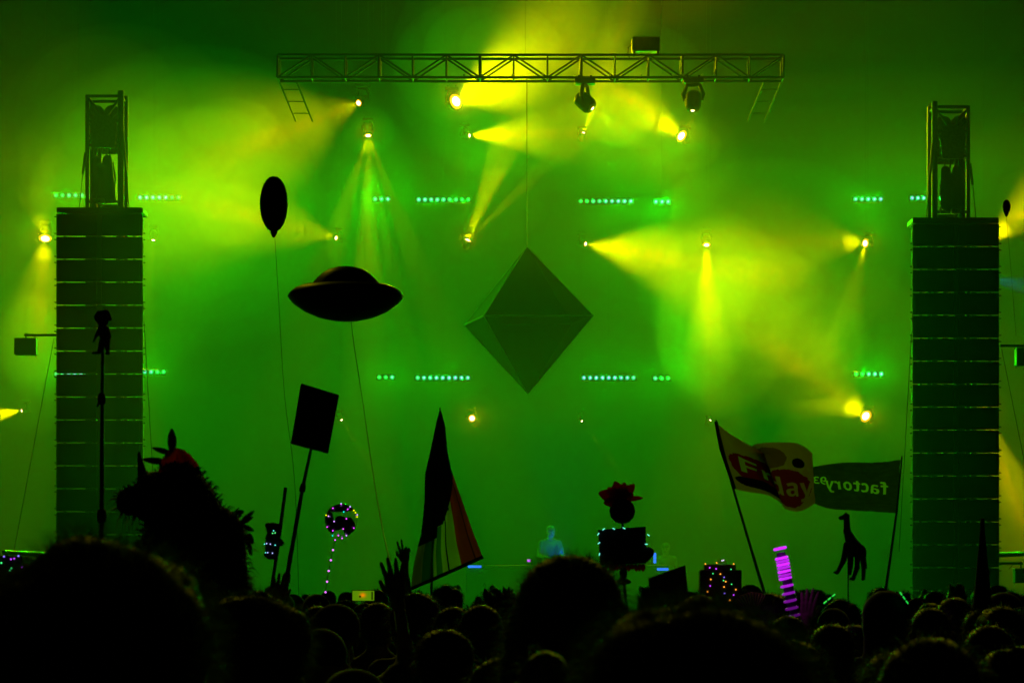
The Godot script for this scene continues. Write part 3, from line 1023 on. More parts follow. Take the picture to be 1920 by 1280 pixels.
# ---------------------------------------------------------------- flags
# letters rasterised into a mask: the print on a flag
func print_text(im: Image, text: String, at_px: Vector2, high: float, col: Color, mirrored := false, slope := 0.0) -> void:
	var tm := TextMesh.new()
	var font := SystemFont.new()
	font.font_names = PackedStringArray(["Droid Sans"])
	font.font_weight = 800
	tm.font = font
	tm.text = text
	tm.font_size = 64
	tm.pixel_size = 0.01
	tm.depth = 0.0
	var arr := tm.surface_get_arrays(0)
	var v: PackedVector3Array = arr[Mesh.ARRAY_VERTEX]
	var idx = arr[Mesh.ARRAY_INDEX]
	var box3 := tm.get_aabb()
	var k := high / box3.size.y
	var n: int = idx.size() if idx != null else v.size()
	for i in range(0, n, 3):
		var p := []
		for q in 3:
			var w: Vector3 = v[idx[i + q]] if idx != null else v[i + q]
			var x := (w.x - box3.position.x) * k
			var y := (w.y - box3.position.y) * k
			if mirrored:
				x = box3.size.x * k - x
			p.append(Vector2(at_px.x + x, at_px.y - y + slope * x))
		var lo: Vector2 = p[0].min(p[1]).min(p[2])
		var hi: Vector2 = p[0].max(p[1]).max(p[2])
		for y in range(maxi(int(lo.y), 0), mini(int(hi.y) + 2, im.get_height())):
			for x in range(maxi(int(lo.x), 0), mini(int(hi.x) + 2, im.get_width())):
				if Geometry2D.point_is_inside_triangle(Vector2(x + 0.5, y + 0.5), p[0], p[1], p[2]):
					im.set_pixel(x, y, col)

func blot(im: Image, c: Vector2, r: Vector2, col: Color, wob := 0.06) -> void:
	for y in im.get_height():
		for x in im.get_width():
			var q := Vector2((x - c.x) / r.x, (y - c.y) / r.y)
			if q.length() < 1.0 + wob * noise.get_noise_2d(x * 0.06, y * 0.06):
				im.set_pixel(x, y, col)

func cloth_material(im: Image, through: float) -> StandardMaterial3D:
	var m := StandardMaterial3D.new()
	m.albedo_texture = ImageTexture.create_from_image(im)
	m.texture_repeat = false
	m.roughness = 0.95
	m.backlight_enabled = true
	m.backlight = Color(through, through, through).linear_to_srgb()
	return m

# cloth between a top and a bottom edge, each a list of [px, py, metres nearer]
func cloth(top: Array, bottom: Array, d: float, origin: Vector3, nu: int, nv: int, ripple: float) -> ArrayMesh:
	var rows := []
	for e in [top, bottom]:
		var pts := []
		for g in e:
			pts.append(at(g[0], g[1], d) - origin + Vector3(0, 0, g[2]))
		var row := []
		for i in nu + 1:
			var u := float(i) / nu * (pts.size() - 1)
			var k := mini(int(u), pts.size() - 2)
			row.append((pts[k] as Vector3).cubic_interpolate(pts[k + 1], pts[maxi(k - 1, 0)], pts[mini(k + 2, pts.size() - 1)], u - k))
		rows.append(row)
	var st := tool()
	st.set_smooth_group(1)
	var grid := []
	for j in nv + 1:
		var v := float(j) / nv
		var line := []
		for i in nu + 1:
			var u := float(i) / nu
			var p: Vector3 = (rows[0][i] as Vector3).lerp(rows[1][i], v)
			var w := noise.get_noise_2d(u * 4.0 + origin.x * 3.0, v * 2.5) + 0.5 * noise.get_noise_2d(u * 9.0, v * 5.0 + 8.0)
			p += Vector3(0.15 * w, 0.1 * w, w) * ripple * minf(1.0, u * 6.0)
			line.append(p)
		grid.append(line)
	for j in nv:
		for i in nu:
			for q in [[0, 0], [1, 0], [1, 1], [0, 0], [1, 1], [0, 1]]:
				st.set_uv(Vector2(float(i + q[0]) / nu, float(j + q[1]) / nv))
				st.add_vertex(grid[j + q[1]][i + q[0]])
	return done(st)

func build_flags() -> void:
	# the printed flag with Friday on it
	var d := 19.0
	var o := at(1432, 1108, d)
	o.y = 1.2
	var t := thing("printed_flag", "pale flag printed with Friday in a red shape, waving on a thin pole", "flag", o)
	part("pole", tube_mesh([at(1343, 787, d) - o, at(1372, 905, d) - o, at(1436, 1120, d) - o, Vector3(0.05, 0, 0.1)], [0.004, 0.008, 0.011, 0.012], 8), M.wood, t)
	var im := Image.create(320, 224, false, Image.FORMAT_RGBA8)
	im.fill(Color(0.86, 0.60, 0.18))
	blot(im, Vector2(98, 118), Vector2(84, 62), Color(0.66, 0.09, 0.01))
	blot(im, Vector2(236, 150), Vector2(72, 62), Color(0.66, 0.12, 0.02))
	blot(im, Vector2(200, 50), Vector2(42, 36), Color(0.62, 0.34, 0.09))
	blot(im, Vector2(272, 66), Vector2(18, 16), Color(0.05, 0.04, 0.02))
	blot(im, Vector2(86, 182), Vector2(70, 22), Color(0.07, 0.05, 0.02))
	print_text(im, "Fri", Vector2(40, 142), 62, Color(0.80, 0.74, 0.36))
	print_text(im, "day", Vector2(180, 196), 82, Color(0.86, 0.60, 0.18))
	part("cloth", cloth([[1343, 792, 0.0], [1372, 816, 0.03], [1412, 842, 0.16], [1428, 852, 0.20], [1408, 838, 0.02], [1430, 829, -0.08], [1470, 828, -0.06], [1500, 832, 0.0], [1522, 850, 0.06]],
		[[1377, 916, 0.0], [1400, 922, 0.05], [1436, 929, 0.12], [1462, 945, 0.14], [1466, 946, 0.04], [1472, 952, -0.05], [1490, 958, -0.06], [1508, 956, -0.02], [1527, 944, 0.05]], d, o, 48, 20, 0.02), cloth_material(im, 0.55), t)
	part("hem", tube_mesh([at(1343, 790, d - 0.02) - o, at(1352, 840, d - 0.02) - o, at(1378, 917, d - 0.02) - o], 0.012, 6), M.fabric, t)

	# the dark flag with pale lettering seen from behind
	d = 24.0
	o = at(1662, 1108, d)
	o.y = 1.2
	t = thing("dark_lettered_flag", "dark flag with pale lettering seen from behind, mirrored, left of the right column", "flag", o)
	part("pole", tube_mesh([at(1692, 855, d) - o, at(1682, 960, d) - o, at(1661, 1110, d) - o, Vector3(0, 0, 0.1)], [0.006, 0.009, 0.012, 0.012], 8), M.wood, t)
	im = Image.create(352, 200, false, Image.FORMAT_RGBA8)
	im.fill(Color(0.16, 0.15, 0.07))
	for y in 200:
		for x in 352:
			var w := 0.5 + 0.5 * noise.get_noise_2d(x * 0.02, y * 0.06)
			im.set_pixel(x, y, Color(0.24, 0.24, 0.12).lerp(Color(0.34, 0.33, 0.17), w))
	print_text(im, "factory", Vector2(86, 124), 66, Color(0.90, 0.95, 0.50), true, 0.10)
	print_text(im, "93", Vector2(40, 88), 36, Color(0.90, 0.95, 0.50), true, 0.10)
	part("cloth", cloth([[1508, 878, 0.04], [1548, 871, -0.02], [1590, 867, 0.05], [1640, 867, 0.0], [1690, 862, 0.0]],
		[[1514, 938, 0.02], [1550, 952, 0.0], [1595, 957, 0.05], [1640, 959, 0.0], [1681, 962, 0.0]], d, o, 32, 14, 0.03), cloth_material(im, 0.9), t)

	# the tall hanging flag of many stripes
	d = 20.0
	o = at(809, 1120, d)
	o.y = 1.2
	t = thing("striped_flag", "tall drooping flag, black above with green, yellow and red stripes below", "flag", o)
	part("pole", tube_mesh([at(825, 764, d + 0.05) - o, at(815, 960, d + 0.05) - o, at(809, 1100, d + 0.05) - o, Vector3(0, 0, 0)], [0.005, 0.008, 0.009, 0.010], 8), M.wood, t)
	im = Image.create(160, 400, false, Image.FORMAT_RGBA8)
	for y in 400:
		for x in 160:
			var u := x / 160.0
			var v := y / 400.0
			var c := Color(0.55, 0.42, 0.15)
			if u > 0.14: c = Color(0.12, 0.30, 0.12)
			if u > 0.31: c = Color(0.85, 0.80, 0.28)
			if u > 0.36 and u < 0.45 and v > 0.72: c = Color(0.34, 0.50, 0.16)
			if absf(u - 0.53) < 0.008: c = Color(0.05, 0.04, 0.02)
			if u > 0.70: c = Color(0.85, 0.20, 0.06)
			if absf(u - 0.90) < 0.007: c = Color(0.45, 0.09, 0.03)
			var edge := 0.62 + 0.06 * noise.get_noise_1d(y * 0.05)
			if v < 0.66 and u < edge or v < 0.78 and u < 0.36 or v < 0.36 or v < 0.72 and u < 0.60 - (v - 0.66) * 2.0:
				c = Color(0.035, 0.03, 0.02)
			if v > 0.985: c = Color(0.04, 0.03, 0.02)
			im.set_pixel(x, y, c)
	var left := [[824, 768, 0.0], [816, 800, 0.0], [806, 850, 0.02], [797, 890, 0.03], [796, 940, 0.0], [790, 1000, 0.02], [777, 1055, 0.04], [770, 1105, 0.0]]
	var right := [[827, 770, 0.0], [835, 800, 0.02], [839, 845, 0.0], [846, 880, 0.04], [860, 920, 0.0], [874, 960, 0.02], [888, 1000, 0.0], [906, 1045, 0.05]]
	part("cloth", cloth_columns(left, right, d, o, 18, 40, 0.03), cloth_material(im, 0.9), t)
	part("hem", tube_mesh([at(770, 1105, d) - o, at(815, 1086, d - 0.02) - o, at(860, 1066, d) - o, at(906, 1045, d - 0.05) - o], 0.007, 6), M.fabric, t)

	# a far raised cone of net or bottle behind the hand is left to the crowd
	# two plain boards held up in the crowd
	d = 15.0
	o = at(1255, 1160, d)
	o.y = 1.3
	t = thing("held_board", "plain dark board held up at a slant in the crowd, right of the flower totem", "board", o)
	var st := tool()
	var q := [at(1220, 1145, d) - o, at(1291, 1116, d) - o, at(1285, 1059, d) - o, at(1216, 1084, d) - o]
	var back := Vector3(0, 0, -0.012)
	hexa(st, [q[0] + back, q[1] + back, q[2] + back, q[3] + back, q[0], q[1], q[2], q[3]])
	part("board", done(st), textured(mat(Color(0.12, 0.13, 0.07), 0.8), grain(0.05, 0.6, 1.0, 21), 4.0), t)
	part("handle", tube_mesh([(q[0] + q[1]) / 2 + Vector3(0, 0.08, -0.02), Vector3(0, 0, -0.02)], 0.011, 8), M.wood, t)

# cloth between a left and a right edge
func cloth_columns(left: Array, right: Array, d: float, origin: Vector3, nu: int, nv: int, ripple: float) -> ArrayMesh:
	var st := tool()
	st.set_smooth_group(1)
	var grid := []
	for j in nv + 1:
		var v := float(j) / nv * (left.size() - 1)
		var k := mini(int(v), left.size() - 2)
		var ends := []
		for e in [left, right]:
			var a: Vector3 = at(e[k][0], e[k][1], d) - origin + Vector3(0, 0, e[k][2])
			var b: Vector3 = at(e[k + 1][0], e[k + 1][1], d) - origin + Vector3(0, 0, e[k + 1][2])
			ends.append(a.lerp(b, v - k))
		var line := []
		for i in nu + 1:
			var u := float(i) / nu
			var wide: float = (ends[0] as Vector3).distance_to(ends[1])
			var p: Vector3 = (ends[0] as Vector3).lerp(ends[1], u)
			p.z += sin(u * 13.0 + j * 0.05) * minf(0.12 * wide, ripple * 1.5) + noise.get_noise_2d(u * 5.0, j * 0.1) * ripple
			line.append(p)
		grid.append(line)
	for j in nv:
		for i in nu:
			for q in [[0, 0], [1, 0], [1, 1], [0, 0], [1, 1], [0, 1]]:
				st.set_uv(Vector2(float(i + q[0]) / nu, float(j + q[1]) / nv))
				st.add_vertex(grid[j + q[1]][i + q[0]])
	return done(st)

# ---------------------------------------------------------------- totems held above the crowd
func px_bones(list: Array, o: Vector3, d: float, col: Color) -> Array:
	# list: [x0, y0, x1, y1, r0, r1, z0, z1] in picture units at distance d
	var s := d / F
	var out := []
	for g in list:
		out.append([at(g[0], g[1], d) - o + Vector3(0, 0, g[6] * s), at(g[2], g[3], d) - o + Vector3(0, 0, g[7] * s), g[4] * s, g[5] * s, col])
	return out

func leaf(st: SurfaceTool, a: Vector3, b: Vector3, w: float, bend: float) -> void:
	# a broad leaf from a to b: two rows of quads either side of a folded midrib, 3 mm thick
	var dir := b - a
	var side := dir.cross(Vector3(0, 0.1, 1)).normalized()
	var nz := side.cross(dir).normalized()
	var n := 7
	st.set_smooth_group(-1)
	for back in [0.0, 0.003]:
		for k in [-1.0, 1.0]:
			for i in n:
				var p := []
				for t in [float(i) / n, float(i + 1) / n]:
					var m: Vector3 = a + dir * t + nz * (bend * t * t - back)
					var h: float = w * pow(sin(PI * (0.12 + 0.86 * t)), 0.7)
					p.append(m)
					p.append(m + side * k * h + nz * h * 0.35)
				quad(st, p[0], p[1], p[3], p[2])

func build_totems() -> void:
	doll_totem()
	beast_totem()
	sign_and_plush()
	flower_totem()
	light_boxes()
	tube_and_giraffe()
	small_things()

func clamp_knob(t: Node3D, p: Vector3, r: float, dir: Vector3) -> void:
	var st := tool()
	var y := dir.normalized()
	var x := y.cross(Vector3(0, 0, 1)).normalized()
	lathe(st, [[r * 0.7, -r * 2.4], [r * 1.5, -r * 1.7], [r * 1.6, 0.0], [r * 1.4, r * 1.8], [r * 0.7, r * 2.6]], 12, p, Basis(x, y, x.cross(y)))
	part("pole_clamp", done(st), M.plastic, t)

func doll_totem() -> void:
	var d := 14.0
	var s := d / F
	var o := at(190, 1100, d)
	o.y = 1.1
	var t := thing("doll_on_pole", "small dark doll with a floppy cap on top of a long pole at the left", "totem", o)
	var c := Color(0.03, 0.028, 0.03)
	var b := px_bones([[191, 597, 192, 601, 12, 11, 0, 0], [186, 590, 197, 589, 8, 9, 0, 0], [181, 597, 178, 593, 5, 3, 0, 0], [200, 589, 206, 598, 5, 3.5, 0, 0], [190, 608, 191, 616, 5, 6, 0, 0],
		[191, 618, 196, 626, 8, 10, 0, 0], [196, 626, 196, 640, 10, 9, 0, 0], [186, 616, 181, 628, 4, 3, 2, 3], [181, 628, 175, 641, 3, 1.8, 3, 4], [200, 616, 204, 630, 4, 3, -2, -4], [204, 630, 202, 640, 3, 2, -4, -5],
		[190, 640, 186, 658, 5, 3.6, 2, 2], [186, 661, 174, 662, 3.2, 2.4, 2, 5], [200, 640, 201, 658, 5, 3.6, -2, -2], [200, 662, 203, 662, 3.6, 3.4, -2, 2]], o, d, c)
	part("doll", flesh_mesh(flesh(b, 1.5 * s, 3.0 * s)), M.person, t)
	var top := at(192, 642, d) - o
	var pole := [top, at(191, 760, d) - o, at(190, 1000, d) - o, Vector3(0, 0, 0)]
	part("pole", tube_mesh(pole, [0.007, 0.009, 0.012, 0.014], 10), M.plastic, t)
	clamp_knob(t, at(190, 748, d) - o, 0.012, Vector3.UP)
	part("clamp_lever", tube_mesh([at(188, 752, d) - o, at(184, 757, d) - o, at(181, 763, d) - o], [0.008, 0.007, 0.004], 6), M.plastic, t)
	clamp_knob(t, at(190, 968, d) - o, 0.015, Vector3.UP)

func beast_totem() -> void:
	var d := 9.0
	var s := d / F
	var o := at(345, 1180, d)
	o.y = 1.0
	var t := thing("beast_totem", "large shaggy horned animal head totem decked with leaves at the left", "totem", o)
	var c := Color(0.028, 0.024, 0.022)
	var b := px_bones([[240, 936, 300, 930, 22, 36, 0, 0], [236, 950, 290, 950, 14, 26, 0, 0], [300, 918, 338, 915, 36, 44, 0, 0], [322, 872, 335, 885, 12, 26, 0, 0], [376, 950, 386, 965, 20, 24, 0, 0],
		[340, 950, 340, 1110, 66, 70, 0, 0], [408, 1000, 416, 1130, 50, 52, 0, -10], [330, 1040, 335, 1160, 70, 72, 10, 10], [272, 906, 285, 916, 12, 16, 4, 0]], o, d, c)
	var hide := flesh(b, 9.0 * s, 16.0 * s)
	roughen(hide, 5.0 * s, 26.0)
	fuzz(hide, 3200, 22.0 * s, 3.0 * s, 0.5, c)
	part("hide", flesh_mesh(hide), M.person, t)
	part("horn", tube_mesh([at(272, 912, d) - o, at(266, 886, d) - o, at(260, 852, d) - o, at(261, 847, d) - o], [15 * s, 9 * s, 3.0 * s, 2.2 * s], 12), M.wood, t)
	# goggle ring on the muzzle
	var ring := []
	for i in 17:
		var a := TAU * i / 16.0
		ring.append(at(241 + cos(a) * 6.5, 921 + sin(a) * 8, d) - o + Vector3(0, 0, 0.012))
	part("goggle_ring", tube_mesh(ring, 1.5 * s, 6), M.plastic, t)
	var red := mat(Color(0.22, 0.035, 0.012), 0.8)
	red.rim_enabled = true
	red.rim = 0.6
	red.backlight_enabled = true
	red.backlight = Color(0.80, 0.13, 0.04)
	for g in [[[[322, 838, 0.02], [306, 860, 0.04], [298, 885, 0.03], [318, 912, 0.05]], [[346, 843, 0.0], [362, 862, 0.03], [376, 892, 0.0], [384, 934, 0.04]]], [[[330, 850, -0.04], [335, 880, -0.05], [345, 905, -0.03], [350, 935, -0.02]], [[352, 848, -0.03], [370, 872, -0.05], [380, 905, -0.03], [381, 930, -0.02]]]]:
		part("red_scarf", cloth_columns(g[0], g[1], d, o, 10, 14, 0.02), red, t)
	part("stick", tube_mesh([at(372, 876, d) - o, at(384, 925, d) - o, at(402, 992, d) - o], 2.6 * s, 8), M.wood, t)
	part("stick_knob", ball(4.0 * s, 10), M.plastic, t, at(371, 877, d) - o)
	var green := mat(Color(0.03, 0.045, 0.015), 0.6)
	green.backlight_enabled = true
	green.backlight = Color(0.20, 0.24, 0.10)
	for g in [[322, 846, 323, 804, 8.5, 0.02], [312, 866, 267, 862, 6.5, 0.01], [322, 850, 286, 841, 5.5, 0.02], [402, 985, 406, 957, 5.0, 0.01], [424, 990, 404, 962, 5.0, 0.02], [436, 985, 441, 958, 5.0, 0.03], [441, 962, 458, 959, 4.5, 0.01],
			[440, 985, 476, 970, 5.0, 0.02], [452, 978, 478, 958, 4.5, 0.02], [455, 985, 476, 996, 5, 0.01], [466, 1000, 474, 1020, 5.0, 0.01], [464, 1015, 472, 1042, 4.5, 0.02], [466, 1096, 470, 1106, 4.0, 0.0], [446, 1000, 470, 1012, 6.0, 0.02]]:
		var st := tool()
		leaf(st, at(g[0], g[1], d) - o, at(g[2], g[3], d) - o, g[4] * s, g[5])
		part("leaf", done(st), green, t)

func sign_and_plush() -> void:
	var d := 16.0
	var s := d / F
	var o := at(528, 1130, d)
	o.y = 1.2
	var t := thing("sign_board_on_pole", "plain dark rectangular sign tilted on a long jointed pole", "sign", o)
	var q := [at(546, 831, d) - o, at(614, 849, d) - o, at(634, 741, d) - o, at(565, 720, d) - o]
	var k := Vector3(0, 0, -0.02)
	var st := tool()
	hexa(st, [q[0] + k, q[1] + k, q[2] + k, q[3] + k, q[0], q[1], q[2], q[3]])
	part("board", done(st), textured(mat(Color(0.03, 0.03, 0.03), 0.85), grain(0.04, 0.6, 1.0, 31), 3.0), t)
	var frame := tool()
	for i in 4:
		tube(frame, [q[i], q[(i + 1) % 4]], 0.004, 6)
	part("edging", done(frame), M.plastic, t)
	var pl := [at(583, 838, d) - o - Vector3(0, 0, 0.03), at(567, 915, d) - o, at(537, 1085, d) - o, Vector3(0, 0, 0)]
	part("pole", tube_mesh(pl, [0.008, 0.010, 0.013, 0.014], 10), M.plastic, t)
	clamp_knob(t, pl[1], 0.011, pl[0] - pl[1])
	clamp_knob(t, pl[2], 0.014, pl[1] - pl[2])

	d = 17.0
	s = d / F
	o = at(507, 1125, d)
	o.y = 1.2
	t = thing("plush_on_stick", "dark plush figure with tiny cyan lights tied to a stick", "totem", o)
	part("stick", tube_mesh([at(535, 914, d) - o, at(520, 1030, d) - o, at(506, 1118, d) - o, Vector3(0, 0, 0)], 0.010, 8), M.wood, t)
	var c := Color(0.025, 0.025, 0.03)
	var b := px_bones([[511, 991, 513, 995, 12, 12, 6, 6], [501, 984, 502, 986, 4, 4, 6, 6], [523, 985, 524, 988, 4, 4, 6, 6], [509, 1008, 508, 1030, 11, 11, 6, 6], [518, 1008, 527, 1018, 6, 6, 8, 10], [504, 1036, 515, 1042, 6, 7, 6, 6], [500, 1040, 506, 1044, 5, 5, 10, 10]], o, d, c)
	var pm := flesh(b, 2.2 * s, 4 * s)
	fuzz(pm, 500, 3.0 * s, 0.5 * s, 0.1, c)
	part("plush", flesh_mesh(pm), M.person, t)
	for g in [[514, 995, 0], [512, 1000, 1], [517, 999, 1], [497, 1020, 0], [501, 1019, 2], [508, 1020, 2], [517, 1022, 0], [499, 1036, 0], [503, 1036, 2], [512, 1037, 2]]:
		part("led_bulb", ball(1.1 * s, 8), glow([Color(0.1, 0.8, 0.7), Color(0.1, 0.9, 0.2), Color(0.4, 0.5, 1.0)][g[2]], 1.8), t, at(g[0], g[1], d) - o + Vector3(0, 0, 18 * s))

func flower_totem() -> void:
	var d := 18.0
	var s := d / F
	var o := at(1176, 1140, d)
	o.y = 1.2
	var t := thing("flower_totem", "totem of a red paper flower, a ball and a black box on a pole", "totem", o)
	var petal := mat(Color(0.50, 0.09, 0.02), 0.75)
	petal.backlight_enabled = true
	petal.backlight = Color(0.85, 0.16, 0.05)
	var heart := at(1164, 936, d) - o
	for g in [[1122, 925, 13, 0.03], [1132, 946, 10, 0.06], [1140, 914, 12, -0.02], [1153, 902, 11, 0.02], [1172, 904, 9, -0.03], [1190, 908, 10, 0.02], [1188, 928, 9, 0.05], [1206, 934, 5, 0.02], [1160, 915, 12, 0.06], [1176, 918, 10, 0.05]]:
		var st := tool()
		leaf(st, heart, at(g[0], g[1], d) - o, g[2] * s, g[3])
		part("petal", done(st), petal, t)
	part("ball", ball(24.5 * s, 24), M.fabric, t, at(1167, 958, d) - o)
	part("neck", tube_mesh([at(1167, 980, d) - o, at(1168, 996, d) - o], 2.2 * s, 8), M.plastic, t)
	var st2 := tool()
	var q := [at(1126, 1060, d) - o, at(1212, 1056, d) - o, at(1211, 987, d) - o, at(1122, 993, d) - o]
	var k := Vector3(0, 0, -20 * s)
	hexa(st2, [q[0] + k, q[1] + k, q[2] + k, q[3] + k, q[0], q[1], q[2], q[3]])
	part("box", done(st2), M.fabric, t)
	var ov := flesh(px_bones([[1211, 1036, 1216, 1036, 13, 11, -8, -8], [1208, 1046, 1212, 1044, 9, 9, -8, -8]], o, d, Color(0.02, 0.02, 0.02)), 1.8 * s, 3 * s)
	part("side_pouch", flesh_mesh(ov), M.cloth_dark, t)
	for i in 11:
		var x := 1138.0 + i * 6.8
		var fr := tool()
		leaf(fr, at(x, 1057, d) - o + Vector3(0, 0, 0.004), at(x + rng.randf_range(-1.5, 1.5), 1069 + rng.randf_range(-2, 4), d) - o + Vector3(0, 0, 0.01), 4.4 * s, 0.0)
		part("red_fringe", done(fr), petal, t)
	part("turned_knob", lathe_mesh([[0.0, 9 * s], [5 * s, 8 * s], [7.5 * s, 0.0], [6.5 * s, -8 * s], [5.5 * s, -12 * s], [13 * s, -16 * s], [15 * s, -19 * s], [12 * s, -22 * s], [3 * s, -24 * s]], 16), M.wood, t, at(1169, 1072, d) - o)
	part("pole", tube_mesh([at(1170, 1092, d) - o, at(1173, 1120, d) - o, at(1176, 1142, d) - o, Vector3(0, 0, 0)], 2.8 * s, 8), M.wood, t)
	for g in [[1132, 992, 0.6], [1122, 1001, 0.9], [1151, 991, -0.5], [1170, 990, -0.5], [1123, 1018, 0.7], [1124, 1039, 1.4], [1216, 1003, -0.6], [1212, 1020, -0.1]]:
		var l := tool()
		tube(l, [Vector3(-cos(g[2]), -sin(g[2]), 0) * 2.6 * s, Vector3(cos(g[2]), sin(g[2]), 0) * 2.6 * s], 0.8 * s, 6)
		part("led_bulb", done(l), glow(Color(0.15, 0.85, 0.70), 1.5), t, at(g[0], g[1], d) - o + Vector3(0, 0, 2 * s))

func light_boxes() -> void:
	var d := 16.0
	var s := d / F
	var o := at(1352, 1150, d)
	o.y = 1.3
	var t := thing("fairy_light_box", "square dark box held up with coloured fairy lights and a clear dome", "lantern", o)
	var paper := textured(mat(Color(0.11, 0.085, 0.03), 0.8), grain(0.03, 0.5, 1.0, 41), 5.0)
	var st := tool()
	bevel_box(st, at(1352, 1099, d) - o + Vector3(0, 0, -0.06), Vector3(78 * s, 62 * s, 0.12), 0.004)
	part("box", done(st), paper, t)
	st = tool()
	bevel_box(st, at(1351, 1064, d) - o + Vector3(0, 0, -0.06), Vector3(58 * s, 11 * s, 0.10), 0.003)
	part("lid", done(st), paper, t)
	var clear := mat(Color(0.8, 0.8, 0.8), 0.1)
	clear.transparency = BaseMaterial3D.TRANSPARENCY_ALPHA
	clear.albedo_color.a = 0.12
	part("dome", lathe_mesh([[12 * s, 0.0], [11 * s, 5 * s], [7 * s, 10 * s], [0.0, 12 * s]], 16), clear, t, at(1354, 1059, d) - o + Vector3(0, 0, -0.06))
	part("handle", tube_mesh([at(1353, 1130, d) - o + Vector3(0, 0, -0.06), Vector3(0, 0, -0.06)], 0.012, 8), M.wood, t)
	var cols := [Color(1.0, 0.36, 0.03), Color(0.55, 0.05, 1.0), Color(0.05, 0.9, 0.2), Color(0.25, 0.15, 1.0), Color(0.85, 0.7, 1.0)]
	for g in [[1323, 1057, 0], [1344, 1055, 0], [1376, 1057, 0], [1331, 1064, 1], [1343, 1066, 1], [1371, 1067, 2], [1337, 1075, 2], [1358, 1082, 3], [1333, 1086, 0], [1361, 1090, 0], [1357, 1088, 2], [1332, 1098, 1], [1358, 1100, 0], [1372, 1095, 2], [1327, 1109, 0], [1380, 1105, 0], [1359, 1112, 3], [1376, 1115, 1], [1369, 1125, 0], [1351, 1076, 0], [1354, 1051, 4], [1357, 1050, 4]]:
		part("led_bulb", ball((1.35 if g[2] == 1 or g[2] == 0 else 1.05) * s, 8), glow(cols[g[2]], 1.9), t, at(g[0], g[1], d) - o + Vector3(0, 0, 0.004))

	d = 14.0
	s = d / F
	o = at(10, 1150, d)
	o.y = 1.3
	t = thing("fairy_light_crate", "dark crate with purple and green fairy lights at the left edge", "lantern", o)
	st = tool()
	bevel_box(st, at(8, 1090, d) - o + Vector3(0, 0, -0.1), Vector3(66 * s, 96 * s, 0.2), 0.005)
	part("crate", done(st), M.fabric, t)
	part("handle", tube_mesh([at(8, 1136, d) - o + Vector3(0, 0, -0.1), Vector3(0, 0, -0.1)], 0.012, 8), M.wood, t)
	for g in [[7, 1043, 3], [20, 1048, 1], [26, 1047, 1], [34, 1042, 3], [2, 1055, 2], [21, 1065, 2], [18, 1069, 2], [41, 1063, 1], [42, 1068, 2], [16, 1088, 1], [15, 1094, 1]]:
		part("led_bulb", ball(1.8 * s, 8), glow(cols[g[2]], 1.8), t, at(g[0], g[1], d) - o + Vector3(0, 0, 0.006))

